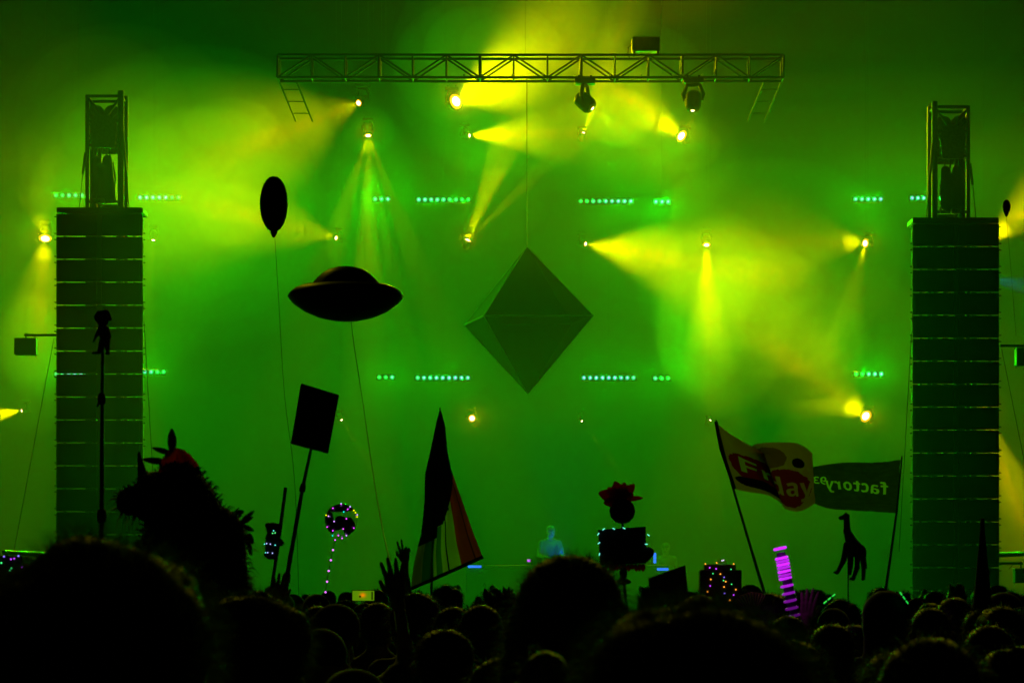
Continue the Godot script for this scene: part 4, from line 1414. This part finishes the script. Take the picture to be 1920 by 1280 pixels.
func tube_and_giraffe() -> void:
	# purple glowing tube
	var d := 13.0
	var s := d / F
	var o := at(1494, 1190, d)
	o.y = 1.3
	var t := thing("glow_tube", "ribbed foam tube glowing purple, held up in the crowd", "light stick", o)
	var axis := [at(1460, 1020, d) - o, at(1474, 1075, d) - o, at(1482, 1120, d) - o, at(1495, 1175, d) - o, Vector3(0.02, 0, 0)]
	part("tube", tube_mesh([axis[0].lerp(axis[1], 0.28), axis[1], axis[2], axis[3], axis[4]], [8.5 * s, 9.5 * s, 9.5 * s, 7 * s, 5 * s], 14), mat(Color(0.10, 0.03, 0.12), 0.6), t)
	var rings := [[1463, 1028, 1.0], [1466, 1046, 1.0], [1469, 1058, 1.0], [1471, 1071, 1.0], [1473, 1084, 0.8], [1476, 1098, 0.5], [1479, 1112, 0.3], [1482, 1126, 0.2], [1485, 1140, 0.12], [1489, 1154, 0.08], [1493, 1168, 0.07], [1468, 1052, 0.6], [1470, 1064, 0.6], [1472, 1078, 0.5]]
	var tilt := Basis(Vector3(0, 0, 1), 0.22)
	for g in rings:
		var r := 12.0 * s
		part("led_ring", lathe_mesh([[r * 0.8, -2.6 * s], [r, -2.0 * s], [r * 1.08, 0.0], [r, 2.0 * s], [r * 0.8, 2.6 * s]], 18, tilt), glow(Color(0.62, 0.02, 1.0), 1.3 * g[2]), t, at(g[0], g[1], d) - o)
	part("cap", lathe_mesh([[10.5 * s, 0.0], [8 * s, 2.0 * s], [0.0, 3.2 * s]], 18, tilt), glow(Color(0.62, 0.02, 1.0), 1.2), t, at(1463, 1028, d) - o)
	var l := OmniLight3D.new()
	l.name = "tube_light"
	l.position = at(1466, 1050, d - 0.12) - o
	l.light_energy = 0.004
	l.light_color = Color(0.62, 0.02, 1.0).linear_to_srgb()
	l.light_size = 0.04
	l.shadow_enabled = true
	t.add_child(l)

	# inflatable giraffe on a stick
	d = 20.0
	s = d / F
	o = at(1590, 1170, d)
	o.y = 1.2
	t = thing("giraffe_on_stick", "dark toy giraffe held up on a thin stick below the dark flag", "totem", o)
	var c := Color(0.05, 0.04, 0.03)
	var b := px_bones([[1576, 971, 1587, 968, 3.6, 5, 0, 0], [1584, 965, 1585, 961, 1.3, 1, 2, 2], [1587, 965, 1588, 961, 1.3, 1, -2, -2], [1589, 966, 1593, 965, 2, 1, 0, 0], [1588, 970, 1589, 996, 5.5, 6.5, 0, 0], [1589, 996, 1599, 1022, 7, 13, 0, 0],
		[1600, 1026, 1612, 1034, 15, 13, 0, 0], [1612, 1034, 1617, 1040, 12, 8, 0, 0], [1588, 1022, 1582, 1050, 7, 5, 6, 6], [1582, 1050, 1570, 1073, 5, 3.4, 6, 6], [1569, 1074, 1564, 1073, 3, 2, 6, 6],
		[1596, 1040, 1596, 1058, 6.5, 5, -6, -6], [1596, 1058, 1595, 1075, 5, 3.6, -6, -6], [1608, 1042, 1607, 1064, 6, 4.4, 6, 6], [1607, 1064, 1600, 1084, 4.4, 3.6, 6, 6], [1600, 1085, 1595, 1085, 3, 2.4, 6, 6],
		[1617, 1040, 1621, 1060, 7, 4.6, -6, -6], [1621, 1060, 1620, 1085, 4.6, 3.4, -6, -6], [1622, 1036, 1626, 1066, 1.4, 1.2, 0, 0]], o, d, c)
	part("giraffe", flesh_mesh(flesh(b, 1.3 * s, 2.6 * s)), M.person, t)
	part("stick", tube_mesh([at(1591, 1052, d) - o, at(1591, 1110, d) - o, Vector3(0, 0, 0)], 1.3 * s, 6), M.wood, t)

	# pointed hat on a tall cone
	d = 12.0
	s = d / F
	o = at(1843, 1140, d)
	t = thing("pointed_hat", "tall narrow dark cone hat in front of the right speaker column", "hat", o)
	part("cone", lathe_mesh([[22 * s, -6 * s], [17 * s, 14 * s], [13.5 * s, 50 * s], [9 * s, 100 * s], [5.2 * s, 140 * s], [3.8 * s, 168 * s], [0.0, 170 * s]], 18), M.cloth_dark, t)
	part("brim", lathe_mesh([[22 * s, -6 * s], [30 * s, -8 * s], [30 * s, -10 * s], [20 * s, -9 * s]], 18), M.cloth_dark, t)

func fan(px: float, py: float, d: float, r: float, a0: float, a1: float, n: int, label: String, col: Color) -> void:
	var s := d / F
	var o := at(px, py, d)
	var t := thing("hand_fan", label, "fan", o, "folding hand fans in the crowd")
	var paper := mat(col, 0.8)
	paper.backlight_enabled = true
	paper.backlight = col.linear_to_srgb()
	for i in n:
		var m := a0 + (a1 - a0) * (i + 0.5) / n
		var h := (a1 - a0) / n * 0.5
		var dirm := Vector3(cos(m), sin(m), 0)
		part("rib", tube_mesh([Vector3(0, 0, 0.002), dirm * r * s * 0.98 + Vector3(0, 0, 0.004)], 0.6 * s + 0.001, 6), M.plastic, t)
		var st := tool()
		for k in [-1.0, 1.0]:
			var e := Vector3(cos(m + k * h), sin(m + k * h), 0)
			var z := Vector3(0, 0, -0.006)
			var q := [dirm * r * s * 0.45, e * r * s * 0.45 + z, e * r * s + z, dirm * r * s * 1.01]
			var th := Vector3(0, 0, -0.0015)
			hexa(st, [q[0] + th, q[1] + th, q[2] + th, q[3] + th, q[0], q[1], q[2], q[3]])
		part("fold", done(st), paper, t)

func small_things() -> void:
	fan(1413, 1156, 13.0, 46, 2.55, 1.05, 11, "open folding fan held up left of the purple tube", Color(0.30, 0.20, 0.05))
	fan(1916, 1178, 12.0, 40, 2.5, 1.2, 9, "pale folding fan at the far right edge", Color(0.35, 0.30, 0.12))
	# phone filming the stage
	var d := 18.6
	var o := at(681, 1128, d)
	var t := thing("phone", "lit phone screen filming the stage, held up in the crowd", "phone", o)
	var st := tool()
	bevel_box(st, Vector3(0, 0.04, 0), Vector3(0.152, 0.074, 0.009), 0.003)
	part("case", done(st), M.plastic, t)
	var im := Image.create(64, 32, false, Image.FORMAT_RGBA8)
	for y in 32:
		for x in 64:
			var w := exp(-pow((x - 30.0) / 9.0, 2) - pow((y - 14.0) / 8.0, 2))
			im.set_pixel(x, y, Color(0.35, 0.55, 0.02).lerp(Color(1.0, 0.55, 0.02), w))
	im.fill_rect(Rect2i(20, 16, 5, 6), Color(0.03, 0.08, 0.0))
	im.fill_rect(Rect2i(56, 3, 4, 26), Color(0.03, 0.05, 0.0))
	var sm := mat(Color(0.02, 0.02, 0.02), 0.2)
	sm.emission_enabled = true
	sm.emission_operator = BaseMaterial3D.EMISSION_OP_MULTIPLY
	sm.emission = Color.WHITE
	sm.emission_texture = ImageTexture.create_from_image(im)
	sm.emission_energy_multiplier = 0.9
	st = tool()
	var p := [Vector3(-0.07, 0.072, 0.0052), Vector3(0.07, 0.072, 0.0052), Vector3(0.07, 0.008, 0.0052), Vector3(-0.07, 0.008, 0.0052)]
	var uv := [Vector2(0, 0), Vector2(1, 0), Vector2(1, 1), Vector2(0, 1)]
	for i in [0, 1, 2, 0, 2, 3]:
		st.set_uv(uv[i])
		st.add_vertex(p[i])
	part("screen", done(st), sm, t)
	# green glow sticks
	for g in [[1545, 1131, 1567, 1113, 12.95, "green glow stick worn on a raised hand"], [1688, 1110, 1704, 1132, 12.2, "green glow stick tucked beside a rounded hooded head"]]:
		var b := thing("glow_stick", g[5], "glow stick", at(g[0], g[1], g[4]), "green glow sticks")
		var e: Vector3 = at(g[2], g[3], g[4]) - b.position
		for k in 3:
			part("glow_segment", tube_mesh([e * (k * 0.36), e * (k * 0.36 + 0.25)], 1.3 * g[4] / F, 8), glow(Color(0.02, 0.9, 0.08), 0.8), b)
		part("glow_stick_core", tube_mesh([Vector3(0, 0, -0.003), e * 0.98 + Vector3(0, 0, -0.003)], 0.9 * g[4] / F, 6), M.plastic, b)

# ---------------------------------------------------------------- people
var hands := {}
var heads := {}
var bodies := {}
var hairs := {}
var placed: Array[Vector2] = []
var shown := []
const SKIN := Color(0.26, 0.15, 0.10)

func roughen(d: Dictionary, amount: float, freq: float) -> void:
	for i in d.v.size():
		var p: Vector3 = d.v[i] * freq
		d.v[i] += d.n[i] * amount * (noise.get_noise_3d(p.x, p.y, p.z) + 0.5 * noise.get_noise_3d(p.x * 2.3, p.y * 2.3, p.z * 2.3 + 9.0))

# thin strands growing from a surface: ribbons of two quads and a tip
func fuzz(d: Dictionary, n: int, length: float, width: float, droop: float, col: Color) -> void:
	var count: int = d.v.size()
	for s in n:
		var i := rng.randi_range(0, count - 1)
		var nr: Vector3 = d.n[i]
		var jitter := Vector3(rng.randf_range(-1, 1), rng.randf_range(-1, 1), rng.randf_range(-1, 1))
		var dir := (nr + jitter * 0.75).normalized()
		var p: Vector3 = d.v[i] - nr * width + jitter * width * 2.0
		var l := length * rng.randf_range(0.35, 1.25)
		var side := dir.cross(jitter).normalized() * width * 0.5
		var curl := jitter.cross(nr) * 0.35
		var p1 := p + dir * l * 0.5
		var p2 := p + (dir + curl * 0.5 + Vector3.DOWN * droop) * l
		var b: int = d.v.size()
		for q in [p - side, p + side, p1 - side * 0.8, p1 + side * 0.8, p2]:
			d.v.append(q)
			d.n.append(nr)
			d.c.append(col)
		d.i.append_array([b, b + 2, b + 1, b + 1, b + 2, b + 3, b + 2, b + 4, b + 3])

func hand(kind: String) -> Dictionary:
	if hands.has(kind):
		return hands[kind]
	# wrist at the origin, fingers along +y, palm towards +z, thumb towards +x
	var b := []
	var bend := {"open": 0.12, "relaxed": 0.55, "grip": 1.35, "peace": 0.1}[kind] as float
	var spread := {"open": 0.13, "relaxed": 0.04, "grip": 0.0, "peace": 0.16}[kind] as float
	b.append([Vector3(0, -0.03, 0), Vector3(0, 0.015, 0), 0.026, 0.024, SKIN])
	var root := [0.030, 0.010, -0.010, -0.029]
	var long := [0.074, 0.083, 0.077, 0.060]
	for f in 4:
		var x: float = root[f]
		var k := Vector3(x, 0.086 - absf(x - 0.004) * 0.25, 0)
		b.append([Vector3(x * 0.75, 0.015, 0), k, 0.0135, 0.0115, SKIN])
		var c := bend
		if kind == "peace" and f > 1:
			c = 1.4
		var ang := 0.0
		var p := k
		for j in 3:
			ang += c * [0.6, 0.8, 0.6][j]
			var q: Vector3 = p + Vector3(sin(x * spread / 0.02), cos(ang), sin(ang)).normalized() * long[f] * [0.42, 0.32, 0.26][j]
			b.append([p, q, 0.0092 - j * 0.0007, 0.0086 - j * 0.0009, SKIN])
			p = q
	var tb := 0.9 if kind == "grip" else 0.25
	var t1 := Vector3(0.050, 0.052, 0.010 + tb * 0.012)
	var t2 := t1 + Vector3(0.016 - tb * 0.03, 0.030, 0.006 + tb * 0.02)
	b.append([Vector3(0.022, 0.018, 0.004), t1, 0.0135, 0.0105, SKIN])
	b.append([t1, t2, 0.0102, 0.0080, SKIN])
	hands[kind] = flesh(b, 0.005, 0.007)
	return hands[kind]

func head_shape() -> Dictionary:
	if heads.has(0):
		return heads[0]
	var lip := Color(0.22, 0.08, 0.06)
	var eye := Color(0.10, 0.08, 0.07)
	# centre of the head at the origin, facing -z
	var b := [
		[Vector3(0, 0.032, 0.028), Vector3(0, 0.036, -0.024), 0.080, 0.076, SKIN],
		[Vector3(0, -0.005, -0.030), Vector3(0, -0.030, -0.036), 0.062, 0.058, SKIN],
		[Vector3(-0.022, -0.060, -0.045), Vector3(0.022, -0.060, -0.045), 0.044, 0.044, SKIN],
		[Vector3(0, -0.088, -0.066), Vector3(0, -0.082, -0.060), 0.022, 0.026, SKIN],
		[Vector3(0, 0.004, -0.094), Vector3(0, -0.026, -0.112), 0.008, 0.012, SKIN],
		[Vector3(-0.010, -0.030, -0.102), Vector3(0.010, -0.030, -0.102), 0.008, 0.008, SKIN],
		[Vector3(-0.036, 0.022, -0.084), Vector3(0.036, 0.022, -0.084), 0.012, 0.012, SKIN],
		[Vector3(-0.030, 0.004, -0.084), Vector3(-0.028, 0.004, -0.084), 0.011, 0.011, eye],
		[Vector3(0.030, 0.004, -0.084), Vector3(0.028, 0.004, -0.084), 0.011, 0.011, eye],
		[Vector3(-0.020, -0.058, -0.088), Vector3(0.020, -0.058, -0.088), 0.007, 0.007, lip],
		[Vector3(-0.079, 0.012, 0.012), Vector3(-0.076, -0.022, 0.004), 0.015, 0.010, SKIN],
		[Vector3(0.079, 0.012, 0.012), Vector3(0.076, -0.022, 0.004), 0.015, 0.010, SKIN],
		[Vector3(0, -0.050, 0.020), Vector3(0, -0.150, 0.032), 0.052, 0.058, SKIN]]
	heads[0] = flesh(b, 0.008, 0.012)
	return heads[0]

func body_mesh(pose: String, shirt: Color, cell: float) -> ArrayMesh:
	var key := "%s %s %.3f" % [pose, shirt.to_html(), cell]
	if bodies.has(key):
		return bodies[key]
	var jeans := Color(0.03, 0.035, 0.05)
	var shoe := Color(0.04, 0.04, 0.04)
	var b := [
		[Vector3(0, 1.47, 0.025), Vector3(0, 1.53, 0.02), 0.062, 0.055, SKIN],
		[Vector3(-0.15, 1.425, 0.02), Vector3(0.15, 1.425, 0.02), 0.062, 0.062, shirt],
		[Vector3(-0.05, 1.46, 0.025), Vector3(0.05, 1.46, 0.025), 0.055, 0.055, shirt],
		[Vector3(-0.075, 1.34, 0.0), Vector3(-0.065, 1.10, 0.0), 0.108, 0.095, shirt],
		[Vector3(0.075, 1.34, 0.0), Vector3(0.065, 1.10, 0.0), 0.108, 0.095, shirt],
		[Vector3(0, 1.30, -0.02), Vector3(0, 1.05, -0.02), 0.110, 0.105, shirt],
		[Vector3(-0.07, 0.98, 0.01), Vector3(0.07, 0.98, 0.01), 0.115, 0.115, jeans],
		[Vector3(-0.09, 0.92, 0.0), Vector3(-0.10, 0.50, -0.01), 0.090, 0.060, jeans],
		[Vector3(0.09, 0.92, 0.0), Vector3(0.10, 0.50, -0.01), 0.090, 0.060, jeans],
		[Vector3(-0.10, 0.50, -0.01), Vector3(-0.10, 0.10, 0.02), 0.062, 0.045, jeans],
		[Vector3(0.10, 0.50, -0.01), Vector3(0.10, 0.10, 0.02), 0.062, 0.045, jeans],
		[Vector3(-0.10, 0.048, 0.04), Vector3(-0.115, 0.036, -0.13), 0.045, 0.034, shoe],
		[Vector3(0.10, 0.048, 0.04), Vector3(0.115, 0.036, -0.13), 0.045, 0.034, shoe]]
	var all := {}
	for s in [-1.0, 1.0]:
		var up: bool = pose == "both_up" or (pose == "right_up" and s > 0) or (pose == "left_up" and s < 0)
		var high: bool = pose == "high" and s > 0
		var sh := Vector3(s * 0.185, 1.42, 0.02)
		var el := Vector3(s * 0.245, 1.14, 0.05)
		var wr := Vector3(s * 0.225, 0.90, -0.06)
		var kind := "relaxed"
		var palm := Vector3(-s, 0, 0)
		if pose == "busy" or pose == "phone":
			el = Vector3(s * 0.25, 1.16, -0.02)
			wr = Vector3(s * 0.14, 1.12 if pose == "busy" else 1.40, -0.26)
			palm = Vector3(0, -1, 0) if pose == "busy" else Vector3(-s, 0, 0)
			kind = "relaxed"
			if pose == "phone":
				el = Vector3(s * 0.23, 1.26, -0.18)
				wr = Vector3(s * 0.12, 1.49, -0.26)
		if up:
			el = Vector3(s * 0.275, 1.53, -0.10)
			wr = Vector3(s * 0.235, 1.785, -0.13)
			kind = "open"
			palm = Vector3(0, 0, -1)
			sh.y += 0.015
		if high:
			el = Vector3(s * 0.22, 1.70, -0.03)
			wr = Vector3(s * 0.20, 1.97, -0.05)
			kind = "peace"
			palm = Vector3(0, 0, -1)
			sh.y += 0.04
		var sleeve := sh.lerp(el, 0.55)
		b.append([sh, sleeve, 0.056, 0.050, shirt])
		b.append([sleeve, el, 0.043, 0.038, SKIN])
		b.append([el, wr, 0.038, 0.026, SKIN])
		var y := (wr - el).normalized()
		var z := (palm - y * palm.dot(y)).normalized()
		var x := y.cross(z)
		# thumbs point forward or inward: mirror the hand for the other side
		if s < 0:
			x = -x
		join(all, hand(kind), Transform3D(Basis(x, y, z), wr + y * 0.012))
	join(all, flesh(b, cell, 0.045))
	join(all, head_shape(), Transform3D(Basis.IDENTITY, Vector3(0, 1.637, -0.01)))
	bodies[key] = flesh_mesh(all)
	return bodies[key]

func hair_mesh(kind: String, close: bool) -> ArrayMesh:
	var key := kind + str(close)
	if hairs.has(key):
		return hairs[key]
	var c := Color(1, 1, 1)
	var b := []
	var amount := 0.009
	var freq := 60.0
	var strands := 800
	var length := 0.030
	match kind:
		"short":
			b = [[Vector3(0, 0.045, 0.036), Vector3(0, 0.052, -0.030), 0.084, 0.076, c], [Vector3(0, -0.01, 0.045), Vector3(0, -0.035, 0.045), 0.070, 0.058, c]]
		"long":
			b = [[Vector3(0, 0.045, 0.036), Vector3(0, 0.052, -0.030), 0.087, 0.078, c], [Vector3(0, -0.02, 0.05), Vector3(0, -0.26, 0.085), 0.082, 0.070, c]]
			for s in [-1, 1]:
				b.append([Vector3(s * 0.060, 0.0, 0.025), Vector3(s * 0.085, -0.23, 0.06), 0.040, 0.040, c])
			length = 0.04
		"bushy", "curly":
			var big := 1.0 if kind == "bushy" else 0.7
			b = [[Vector3(0, 0.045, 0.040), Vector3(0, 0.050, -0.024), 0.090, 0.084, c], [Vector3(0, -0.02, 0.05), Vector3(0, -0.05, 0.05), 0.090, 0.080, c]]
			for i in 70:
				var v := Vector3(rng.randf_range(-1, 1), rng.randf_range(-0.6, 1), rng.randf_range(-0.45, 1)).normalized()
				var p := Vector3(0, 0.030, 0.020) + v * (0.088 + 0.012 * big)
				b.append([p, p + v * 0.004, 0.030 * big + 0.008, 0.028 * big + 0.006, c])
			length = 0.035
			strands = 1400
			amount = 0.006
		"bob":
			b = [[Vector3(0, 0.045, 0.040), Vector3(0, 0.050, -0.026), 0.098, 0.090, c], [Vector3(0, -0.02, 0.055), Vector3(0, -0.13, 0.07), 0.100, 0.082, c]]
			for s in [-1, 1]:
				b.append([Vector3(s * 0.070, 0.01, 0.020), Vector3(s * 0.092, -0.13, 0.035), 0.046, 0.044, c])
			length = 0.035
		"bun":
			b = [[Vector3(0, 0.042, 0.034), Vector3(0, 0.048, -0.030), 0.083, 0.075, c], [Vector3(0, -0.01, 0.045), Vector3(0, -0.03, 0.045), 0.066, 0.056, c], [Vector3(0.0, 0.142, 0.03), Vector3(0.005, 0.15, 0.03), 0.040, 0.038, c]]
		"spiky":
			b = [[Vector3(0, 0.045, 0.036), Vector3(0, 0.052, -0.030), 0.083, 0.076, c], [Vector3(0, -0.01, 0.045), Vector3(0, -0.035, 0.045), 0.068, 0.058, c]]
			for i in 9:
				var a := i * 0.7 - 2.8
				b.append([Vector3(sin(a) * 0.045, 0.11, 0.02 + cos(a) * 0.03), Vector3(sin(a) * 0.062, 0.155 + 0.012 * (i % 3), 0.02 + cos(a) * 0.04), 0.020, 0.006, c])
		"cap":
			b = [[Vector3(0, 0.052, 0.026), Vector3(0, 0.054, -0.026), 0.087, 0.083, c], [Vector3(-0.045, 0.040, -0.105), Vector3(0.045, 0.040, -0.105), 0.011, 0.011, c], [Vector3(-0.05, 0.038, -0.135), Vector3(0.05, 0.038, -0.135), 0.008, 0.008, c], [Vector3(-0.035, 0.036, -0.160), Vector3(0.035, 0.036, -0.160), 0.008, 0.008, c]]
			amount = 0.001
			strands = 0
		"hood":
			b = [[Vector3(0, 0.045, 0.020), Vector3(0, 0.0, 0.025), 0.106, 0.102, c], [Vector3(0, -0.02, 0.025), Vector3(0, -0.16, 0.04), 0.098, 0.105, c], [Vector3(-0.08, -0.20, 0.03), Vector3(0.08, -0.20, 0.03), 0.06, 0.06, c]]
			amount = 0.004
			freq = 22.0
			strands = 60
			length = 0.012
	var d := flesh(b, 0.009 if close else 0.012, 0.022)
	roughen(d, amount, freq)
	if strands:
		fuzz(d, strands * (6 if close else 1), length, 0.0008 if close else 0.003, 0.25, c)
	hairs[key] = flesh_mesh(d)
	return hairs[key]

func person(foot: Vector3, tall: float, turn: float, look: Dictionary, label: String, group: String) -> Node3D:
	var t := thing("person", label, "person", foot, group)
	var k := tall / 1.765
	t.rotation.y = turn
	t.scale = Vector3(k, k, k)
	var near: bool = look.get("close", false)
	part("body", body_mesh(look.get("pose", "down"), look.get("shirt", Color(0.03, 0.03, 0.035)), 0.02 if near else 0.026), M.person, t)
	var kind: String = look.get("hair", "short")
	var hm: Material = M[look.get("tone", "hair_dark")]
	if kind == "cap" or kind == "hood":
		hm = M.cloth_dark
	part(kind if kind == "cap" or kind == "hood" else "hair", hair_mesh(kind, near), hm, t, Vector3(0, 1.637, -0.01))
	var own := t.get_child(1) as Node3D   # no two heads of hair are quite alike
	own.scale = Vector3(rng.randf_range(1.0, 1.10), rng.randf_range(0.98, 1.08), rng.randf_range(1.0, 1.08))
	t.rotation.z = rng.randf_range(-0.035, 0.035) if group.begins_with("crowd") else 0.0
	placed.append(Vector2(foot.x, foot.z))
	shown.append([960.0 + foot.x * F / -foot.z, HORIZON + (EYE - foot.y - tall) * F / -foot.z, -foot.z])
	return t

# whether someone d metres away with the crown at (px, py) shows between those in front
func shows(px: float, py: float, d: float) -> bool:
	var free := 0
	for k in 9:
		var x := px + (k - 4) * 0.02 * F / d
		var y := py + 0.02 * absf(k - 4) * 0.35 * F / d
		var hidden := x < 0 or x > 1920
		for g in shown:
			if g[2] < d:
				var w: float = absf(x - g[0]) * g[2] / F
				var top: float = g[1] + (0.0 if w < 0.06 else (0.05 if w < 0.085 else 0.27)) * F / g[2]
				if w < 0.21 and top < y + 3.0:
					hidden = true
					break
		if not hidden:
			free += 1
	return free >= 2

# someone whose crown the camera sees at (px, py), d metres away
func seen_person(px: float, py: float, d: float, look: Dictionary, label: String, group := "", turn := 0.0) -> void:
	var p := at(px, py, d)
	var extra := {"bushy": 0.035, "curly": 0.02, "bun": 0.06, "spiky": 0.03, "hood": 0.02, "cap": 0.012, "short": 0.01, "long": 0.012}.get(look.get("hair", "short"), 0.0) as float
	person(Vector3(p.x, 0, p.z), p.y - extra, turn, look, label, group)

func build_crowd() -> void:
	var grey := Color(0.05, 0.05, 0.055)
	var navy := Color(0.025, 0.03, 0.05)
	var tan := Color(0.12, 0.09, 0.05)
	var near := "people nearest the camera"
	seen_person(182, 1036, 3.1, {"hair": "bushy", "close": true, "shirt": grey}, "nearest spectator at lower left, seen from behind, with a wide dome of bushy hair", near, 0.1)
	seen_person(1070, 1060, 5.6, {"hair": "bob", "close": true, "shirt": navy, "tone": "hair_brown"}, "spectator just right of centre with a wide bob of brown hair, below the stage table", near, -0.1)
	seen_person(1300, 1148, 3.0, {"hair": "curly", "close": true, "shirt": grey}, "near spectator low at right of centre, below the held board", near, 0.2)
	seen_person(478, 1113, 6.4, {"hair": "curly", "close": true, "shirt": grey}, "spectator with curly hair below the plush on its stick", near, 0.0)
	seen_person(602, 1178, 8.6, {"hair": "cap", "shirt": navy}, "capped spectator below the bubble balloon, rim of the cap lit yellow", near)
	seen_person(1690, 1220, 7.6, {"hair": "curly", "close": true, "shirt": tan, "tone": "hair_fair"}, "spectator with fair curly hair rimmed yellow at lower right", near)
	seen_person(832, 1174, 8.4, {"hair": "short", "shirt": tan}, "spectator with short hair below the striped flag's corner", near, 0.3)
	seen_person(940, 1230, 6.6, {"hair": "short", "shirt": grey, "tone": "hair_brown"}, "spectator low at centre left of the one with the wide bob", near)
	seen_person(1855, 1172, 8.8, {"hair": "short", "shirt": navy}, "spectator below the pointed hat, in front of its wearer", near)
	seen_person(1916, 1222, 6.6, {"hair": "curly", "shirt": grey}, "spectator in the lower right corner", near)
	var mid := "people in the middle rows"
	seen_person(1662, 1108, 12.3, {"hair": "hood", "shirt": grey}, "spectator in a rounded dark hood beside a green glow stick", mid)
	seen_person(1745, 1135, 11.4, {"hair": "short", "shirt": navy}, "spectator with short hair between the hooded head and the pointed hat", mid)
	seen_person(1790, 1118, 13.4, {"hair": "long", "shirt": grey}, "spectator with long hair just left of the pointed hat", mid)
	seen_person(1843, 1137, 12.0, {"hair": "short", "shirt": grey}, "spectator wearing the tall pointed hat", mid)
	seen_person(1882, 1112, 13.2, {"hair": "cap", "shirt": grey, "pose": "phone"}, "spectator with hands up right of the pointed hat", mid)
	seen_person(630, 1132, 10.4, {"hair": "cap", "shirt": grey, "pose": "right_up"}, "spectator raising an open hand that holds the saucer's string", mid)
	seen_person(595, 1136, 14.5, {"hair": "short", "shirt": navy, "pose": "left_up"}, "spectator with a raised hand right of the sign pole", mid)
	seen_person(684, 1128, 19.0, {"hair": "short", "shirt": grey, "pose": "phone"}, "spectator behind the lit phone", mid)
	seen_person(708, 1128, 13.5, {"hair": "short", "shirt": grey}, "spectator just below the lit phone, right of it", mid)
	seen_person(782, 1118, 13.0, {"hair": "curly", "shirt": navy}, "spectator with curly hair below the foot of the striped flag", mid)
	seen_person(850, 1134, 12.2, {"hair": "short", "shirt": grey}, "spectator right of the striped flag's pole", mid)
	seen_person(936, 1113, 11.6, {"hair": "spiky", "shirt": grey}, "spectator with spiky hair left of the one with the wide bob", mid)
	seen_person(902, 1134, 10.2, {"hair": "short", "shirt": navy}, "spectator with short hair in front of the spiky one", mid)
	seen_person(1206, 1150, 10.4, {"hair": "short", "shirt": grey}, "spectator below the flower totem's pole", mid)
	seen_person(1312, 1113, 12.6, {"hair": "short", "shirt": grey}, "spectator left of the fairy light box, in front of it", mid)
	seen_person(1372, 1140, 11.2, {"hair": "short", "shirt": tan}, "spectator below the fairy light box", mid)
	seen_person(1442, 1116, 13.6, {"hair": "curly", "shirt": grey}, "spectator with round curly hair behind the open fan", mid)
	seen_person(1478, 1152, 12.2, {"hair": "short", "shirt": navy}, "spectator holding the purple tube", mid)
	seen_person(1438, 1176, 9.6, {"hair": "long", "shirt": grey, "tone": "hair_brown"}, "spectator with long hair below the open fan", mid)
	seen_person(1560, 1166, 10.2, {"hair": "short", "shirt": grey}, "spectator below the hand with the glow stick", mid)
	var up := "people with a raised arm"
	seen_person(1462, 1166, 14.2, {"hair": "short", "shirt": grey, "pose": "right_up"}, "spectator with a raised hand between the purple tube and the glow stick", up, 0.4)
	seen_person(1602, 1170, 12.9, {"hair": "short", "shirt": grey, "pose": "left_up"}, "spectator whose spread hand wears the slanting glow stick", up)
	seen_person(708, 1105, 20.4, {"hair": "short", "shirt": grey, "pose": "high"}, "far spectator stretching an arm up with two fingers spread, by the striped flag", up)
	# the rest of the packed field
	var styles := ["short", "curly", "long", "curly", "cap", "bun", "short", "bushy", "spiky", "hood", "short"]
	var shirts := [grey, navy, tan]
	var tones := ["hair_dark", "hair_dark", "hair_brown", "hair_dark", "hair_fair"]
	for d in [4.4, 5.6, 7.2, 8.8, 10.6, 12.6, 14.8, 17.2, 20.0, 23.5, 27.5, 32.0, 37.0]:
		var step: float = (0.56 if d < 16 else 0.62) * F / d
		var x := -30.0 + rng.randf_range(0, step)
		while x < 1960:
			var px: float = x + rng.randf_range(-0.2, 0.2) * step
			var dd: float = d + rng.randf_range(-0.45, 0.45)
			var tall := rng.randf_range(1.50, 1.66) if d < 20 else rng.randf_range(1.56, 1.72)
			if px > 960 and px < 1200 and d > 14:
				tall -= 0.04
			var w := at(px, 1100, dd)
			var free := true
			for q in placed:
				if q.distance_to(Vector2(w.x, w.z)) < 0.46:
					free = false
					break
			if (px < 470 or px > 1120 and px < 1500) and d < 6.5:
				free = false
			if free and shows(px, HORIZON + (EYE - tall) * F / dd, dd):
				var style: String = styles[rng.randi_range(0, styles.size() - 1)]
				var tone: String = tones[rng.randi_range(0, 4)]
				var what: String = {"cap": "a dark cap", "hood": "a dark hood", "bun": "hair in a bun"}.get(style, "%s %s hair" % [style, {"hair_dark": "dark", "hair_brown": "brown", "hair_fair": "fair"}[tone]])
				var row := "near" if d < 10 else ("middle" if d < 19 else "far")
				var side := "left" if px < 640 else ("central" if px < 1280 else "right")
				person(Vector3(w.x, 0, w.z), tall, rng.randf_range(-0.35, 0.35), {"hair": style, "shirt": shirts[rng.randi_range(0, 2)], "tone": tone},
					"spectator with %s among the %s rows of the crowd, %s third" % [what, row, side], "crowd: %s, %s %s" % [what, row, side])
			x += step
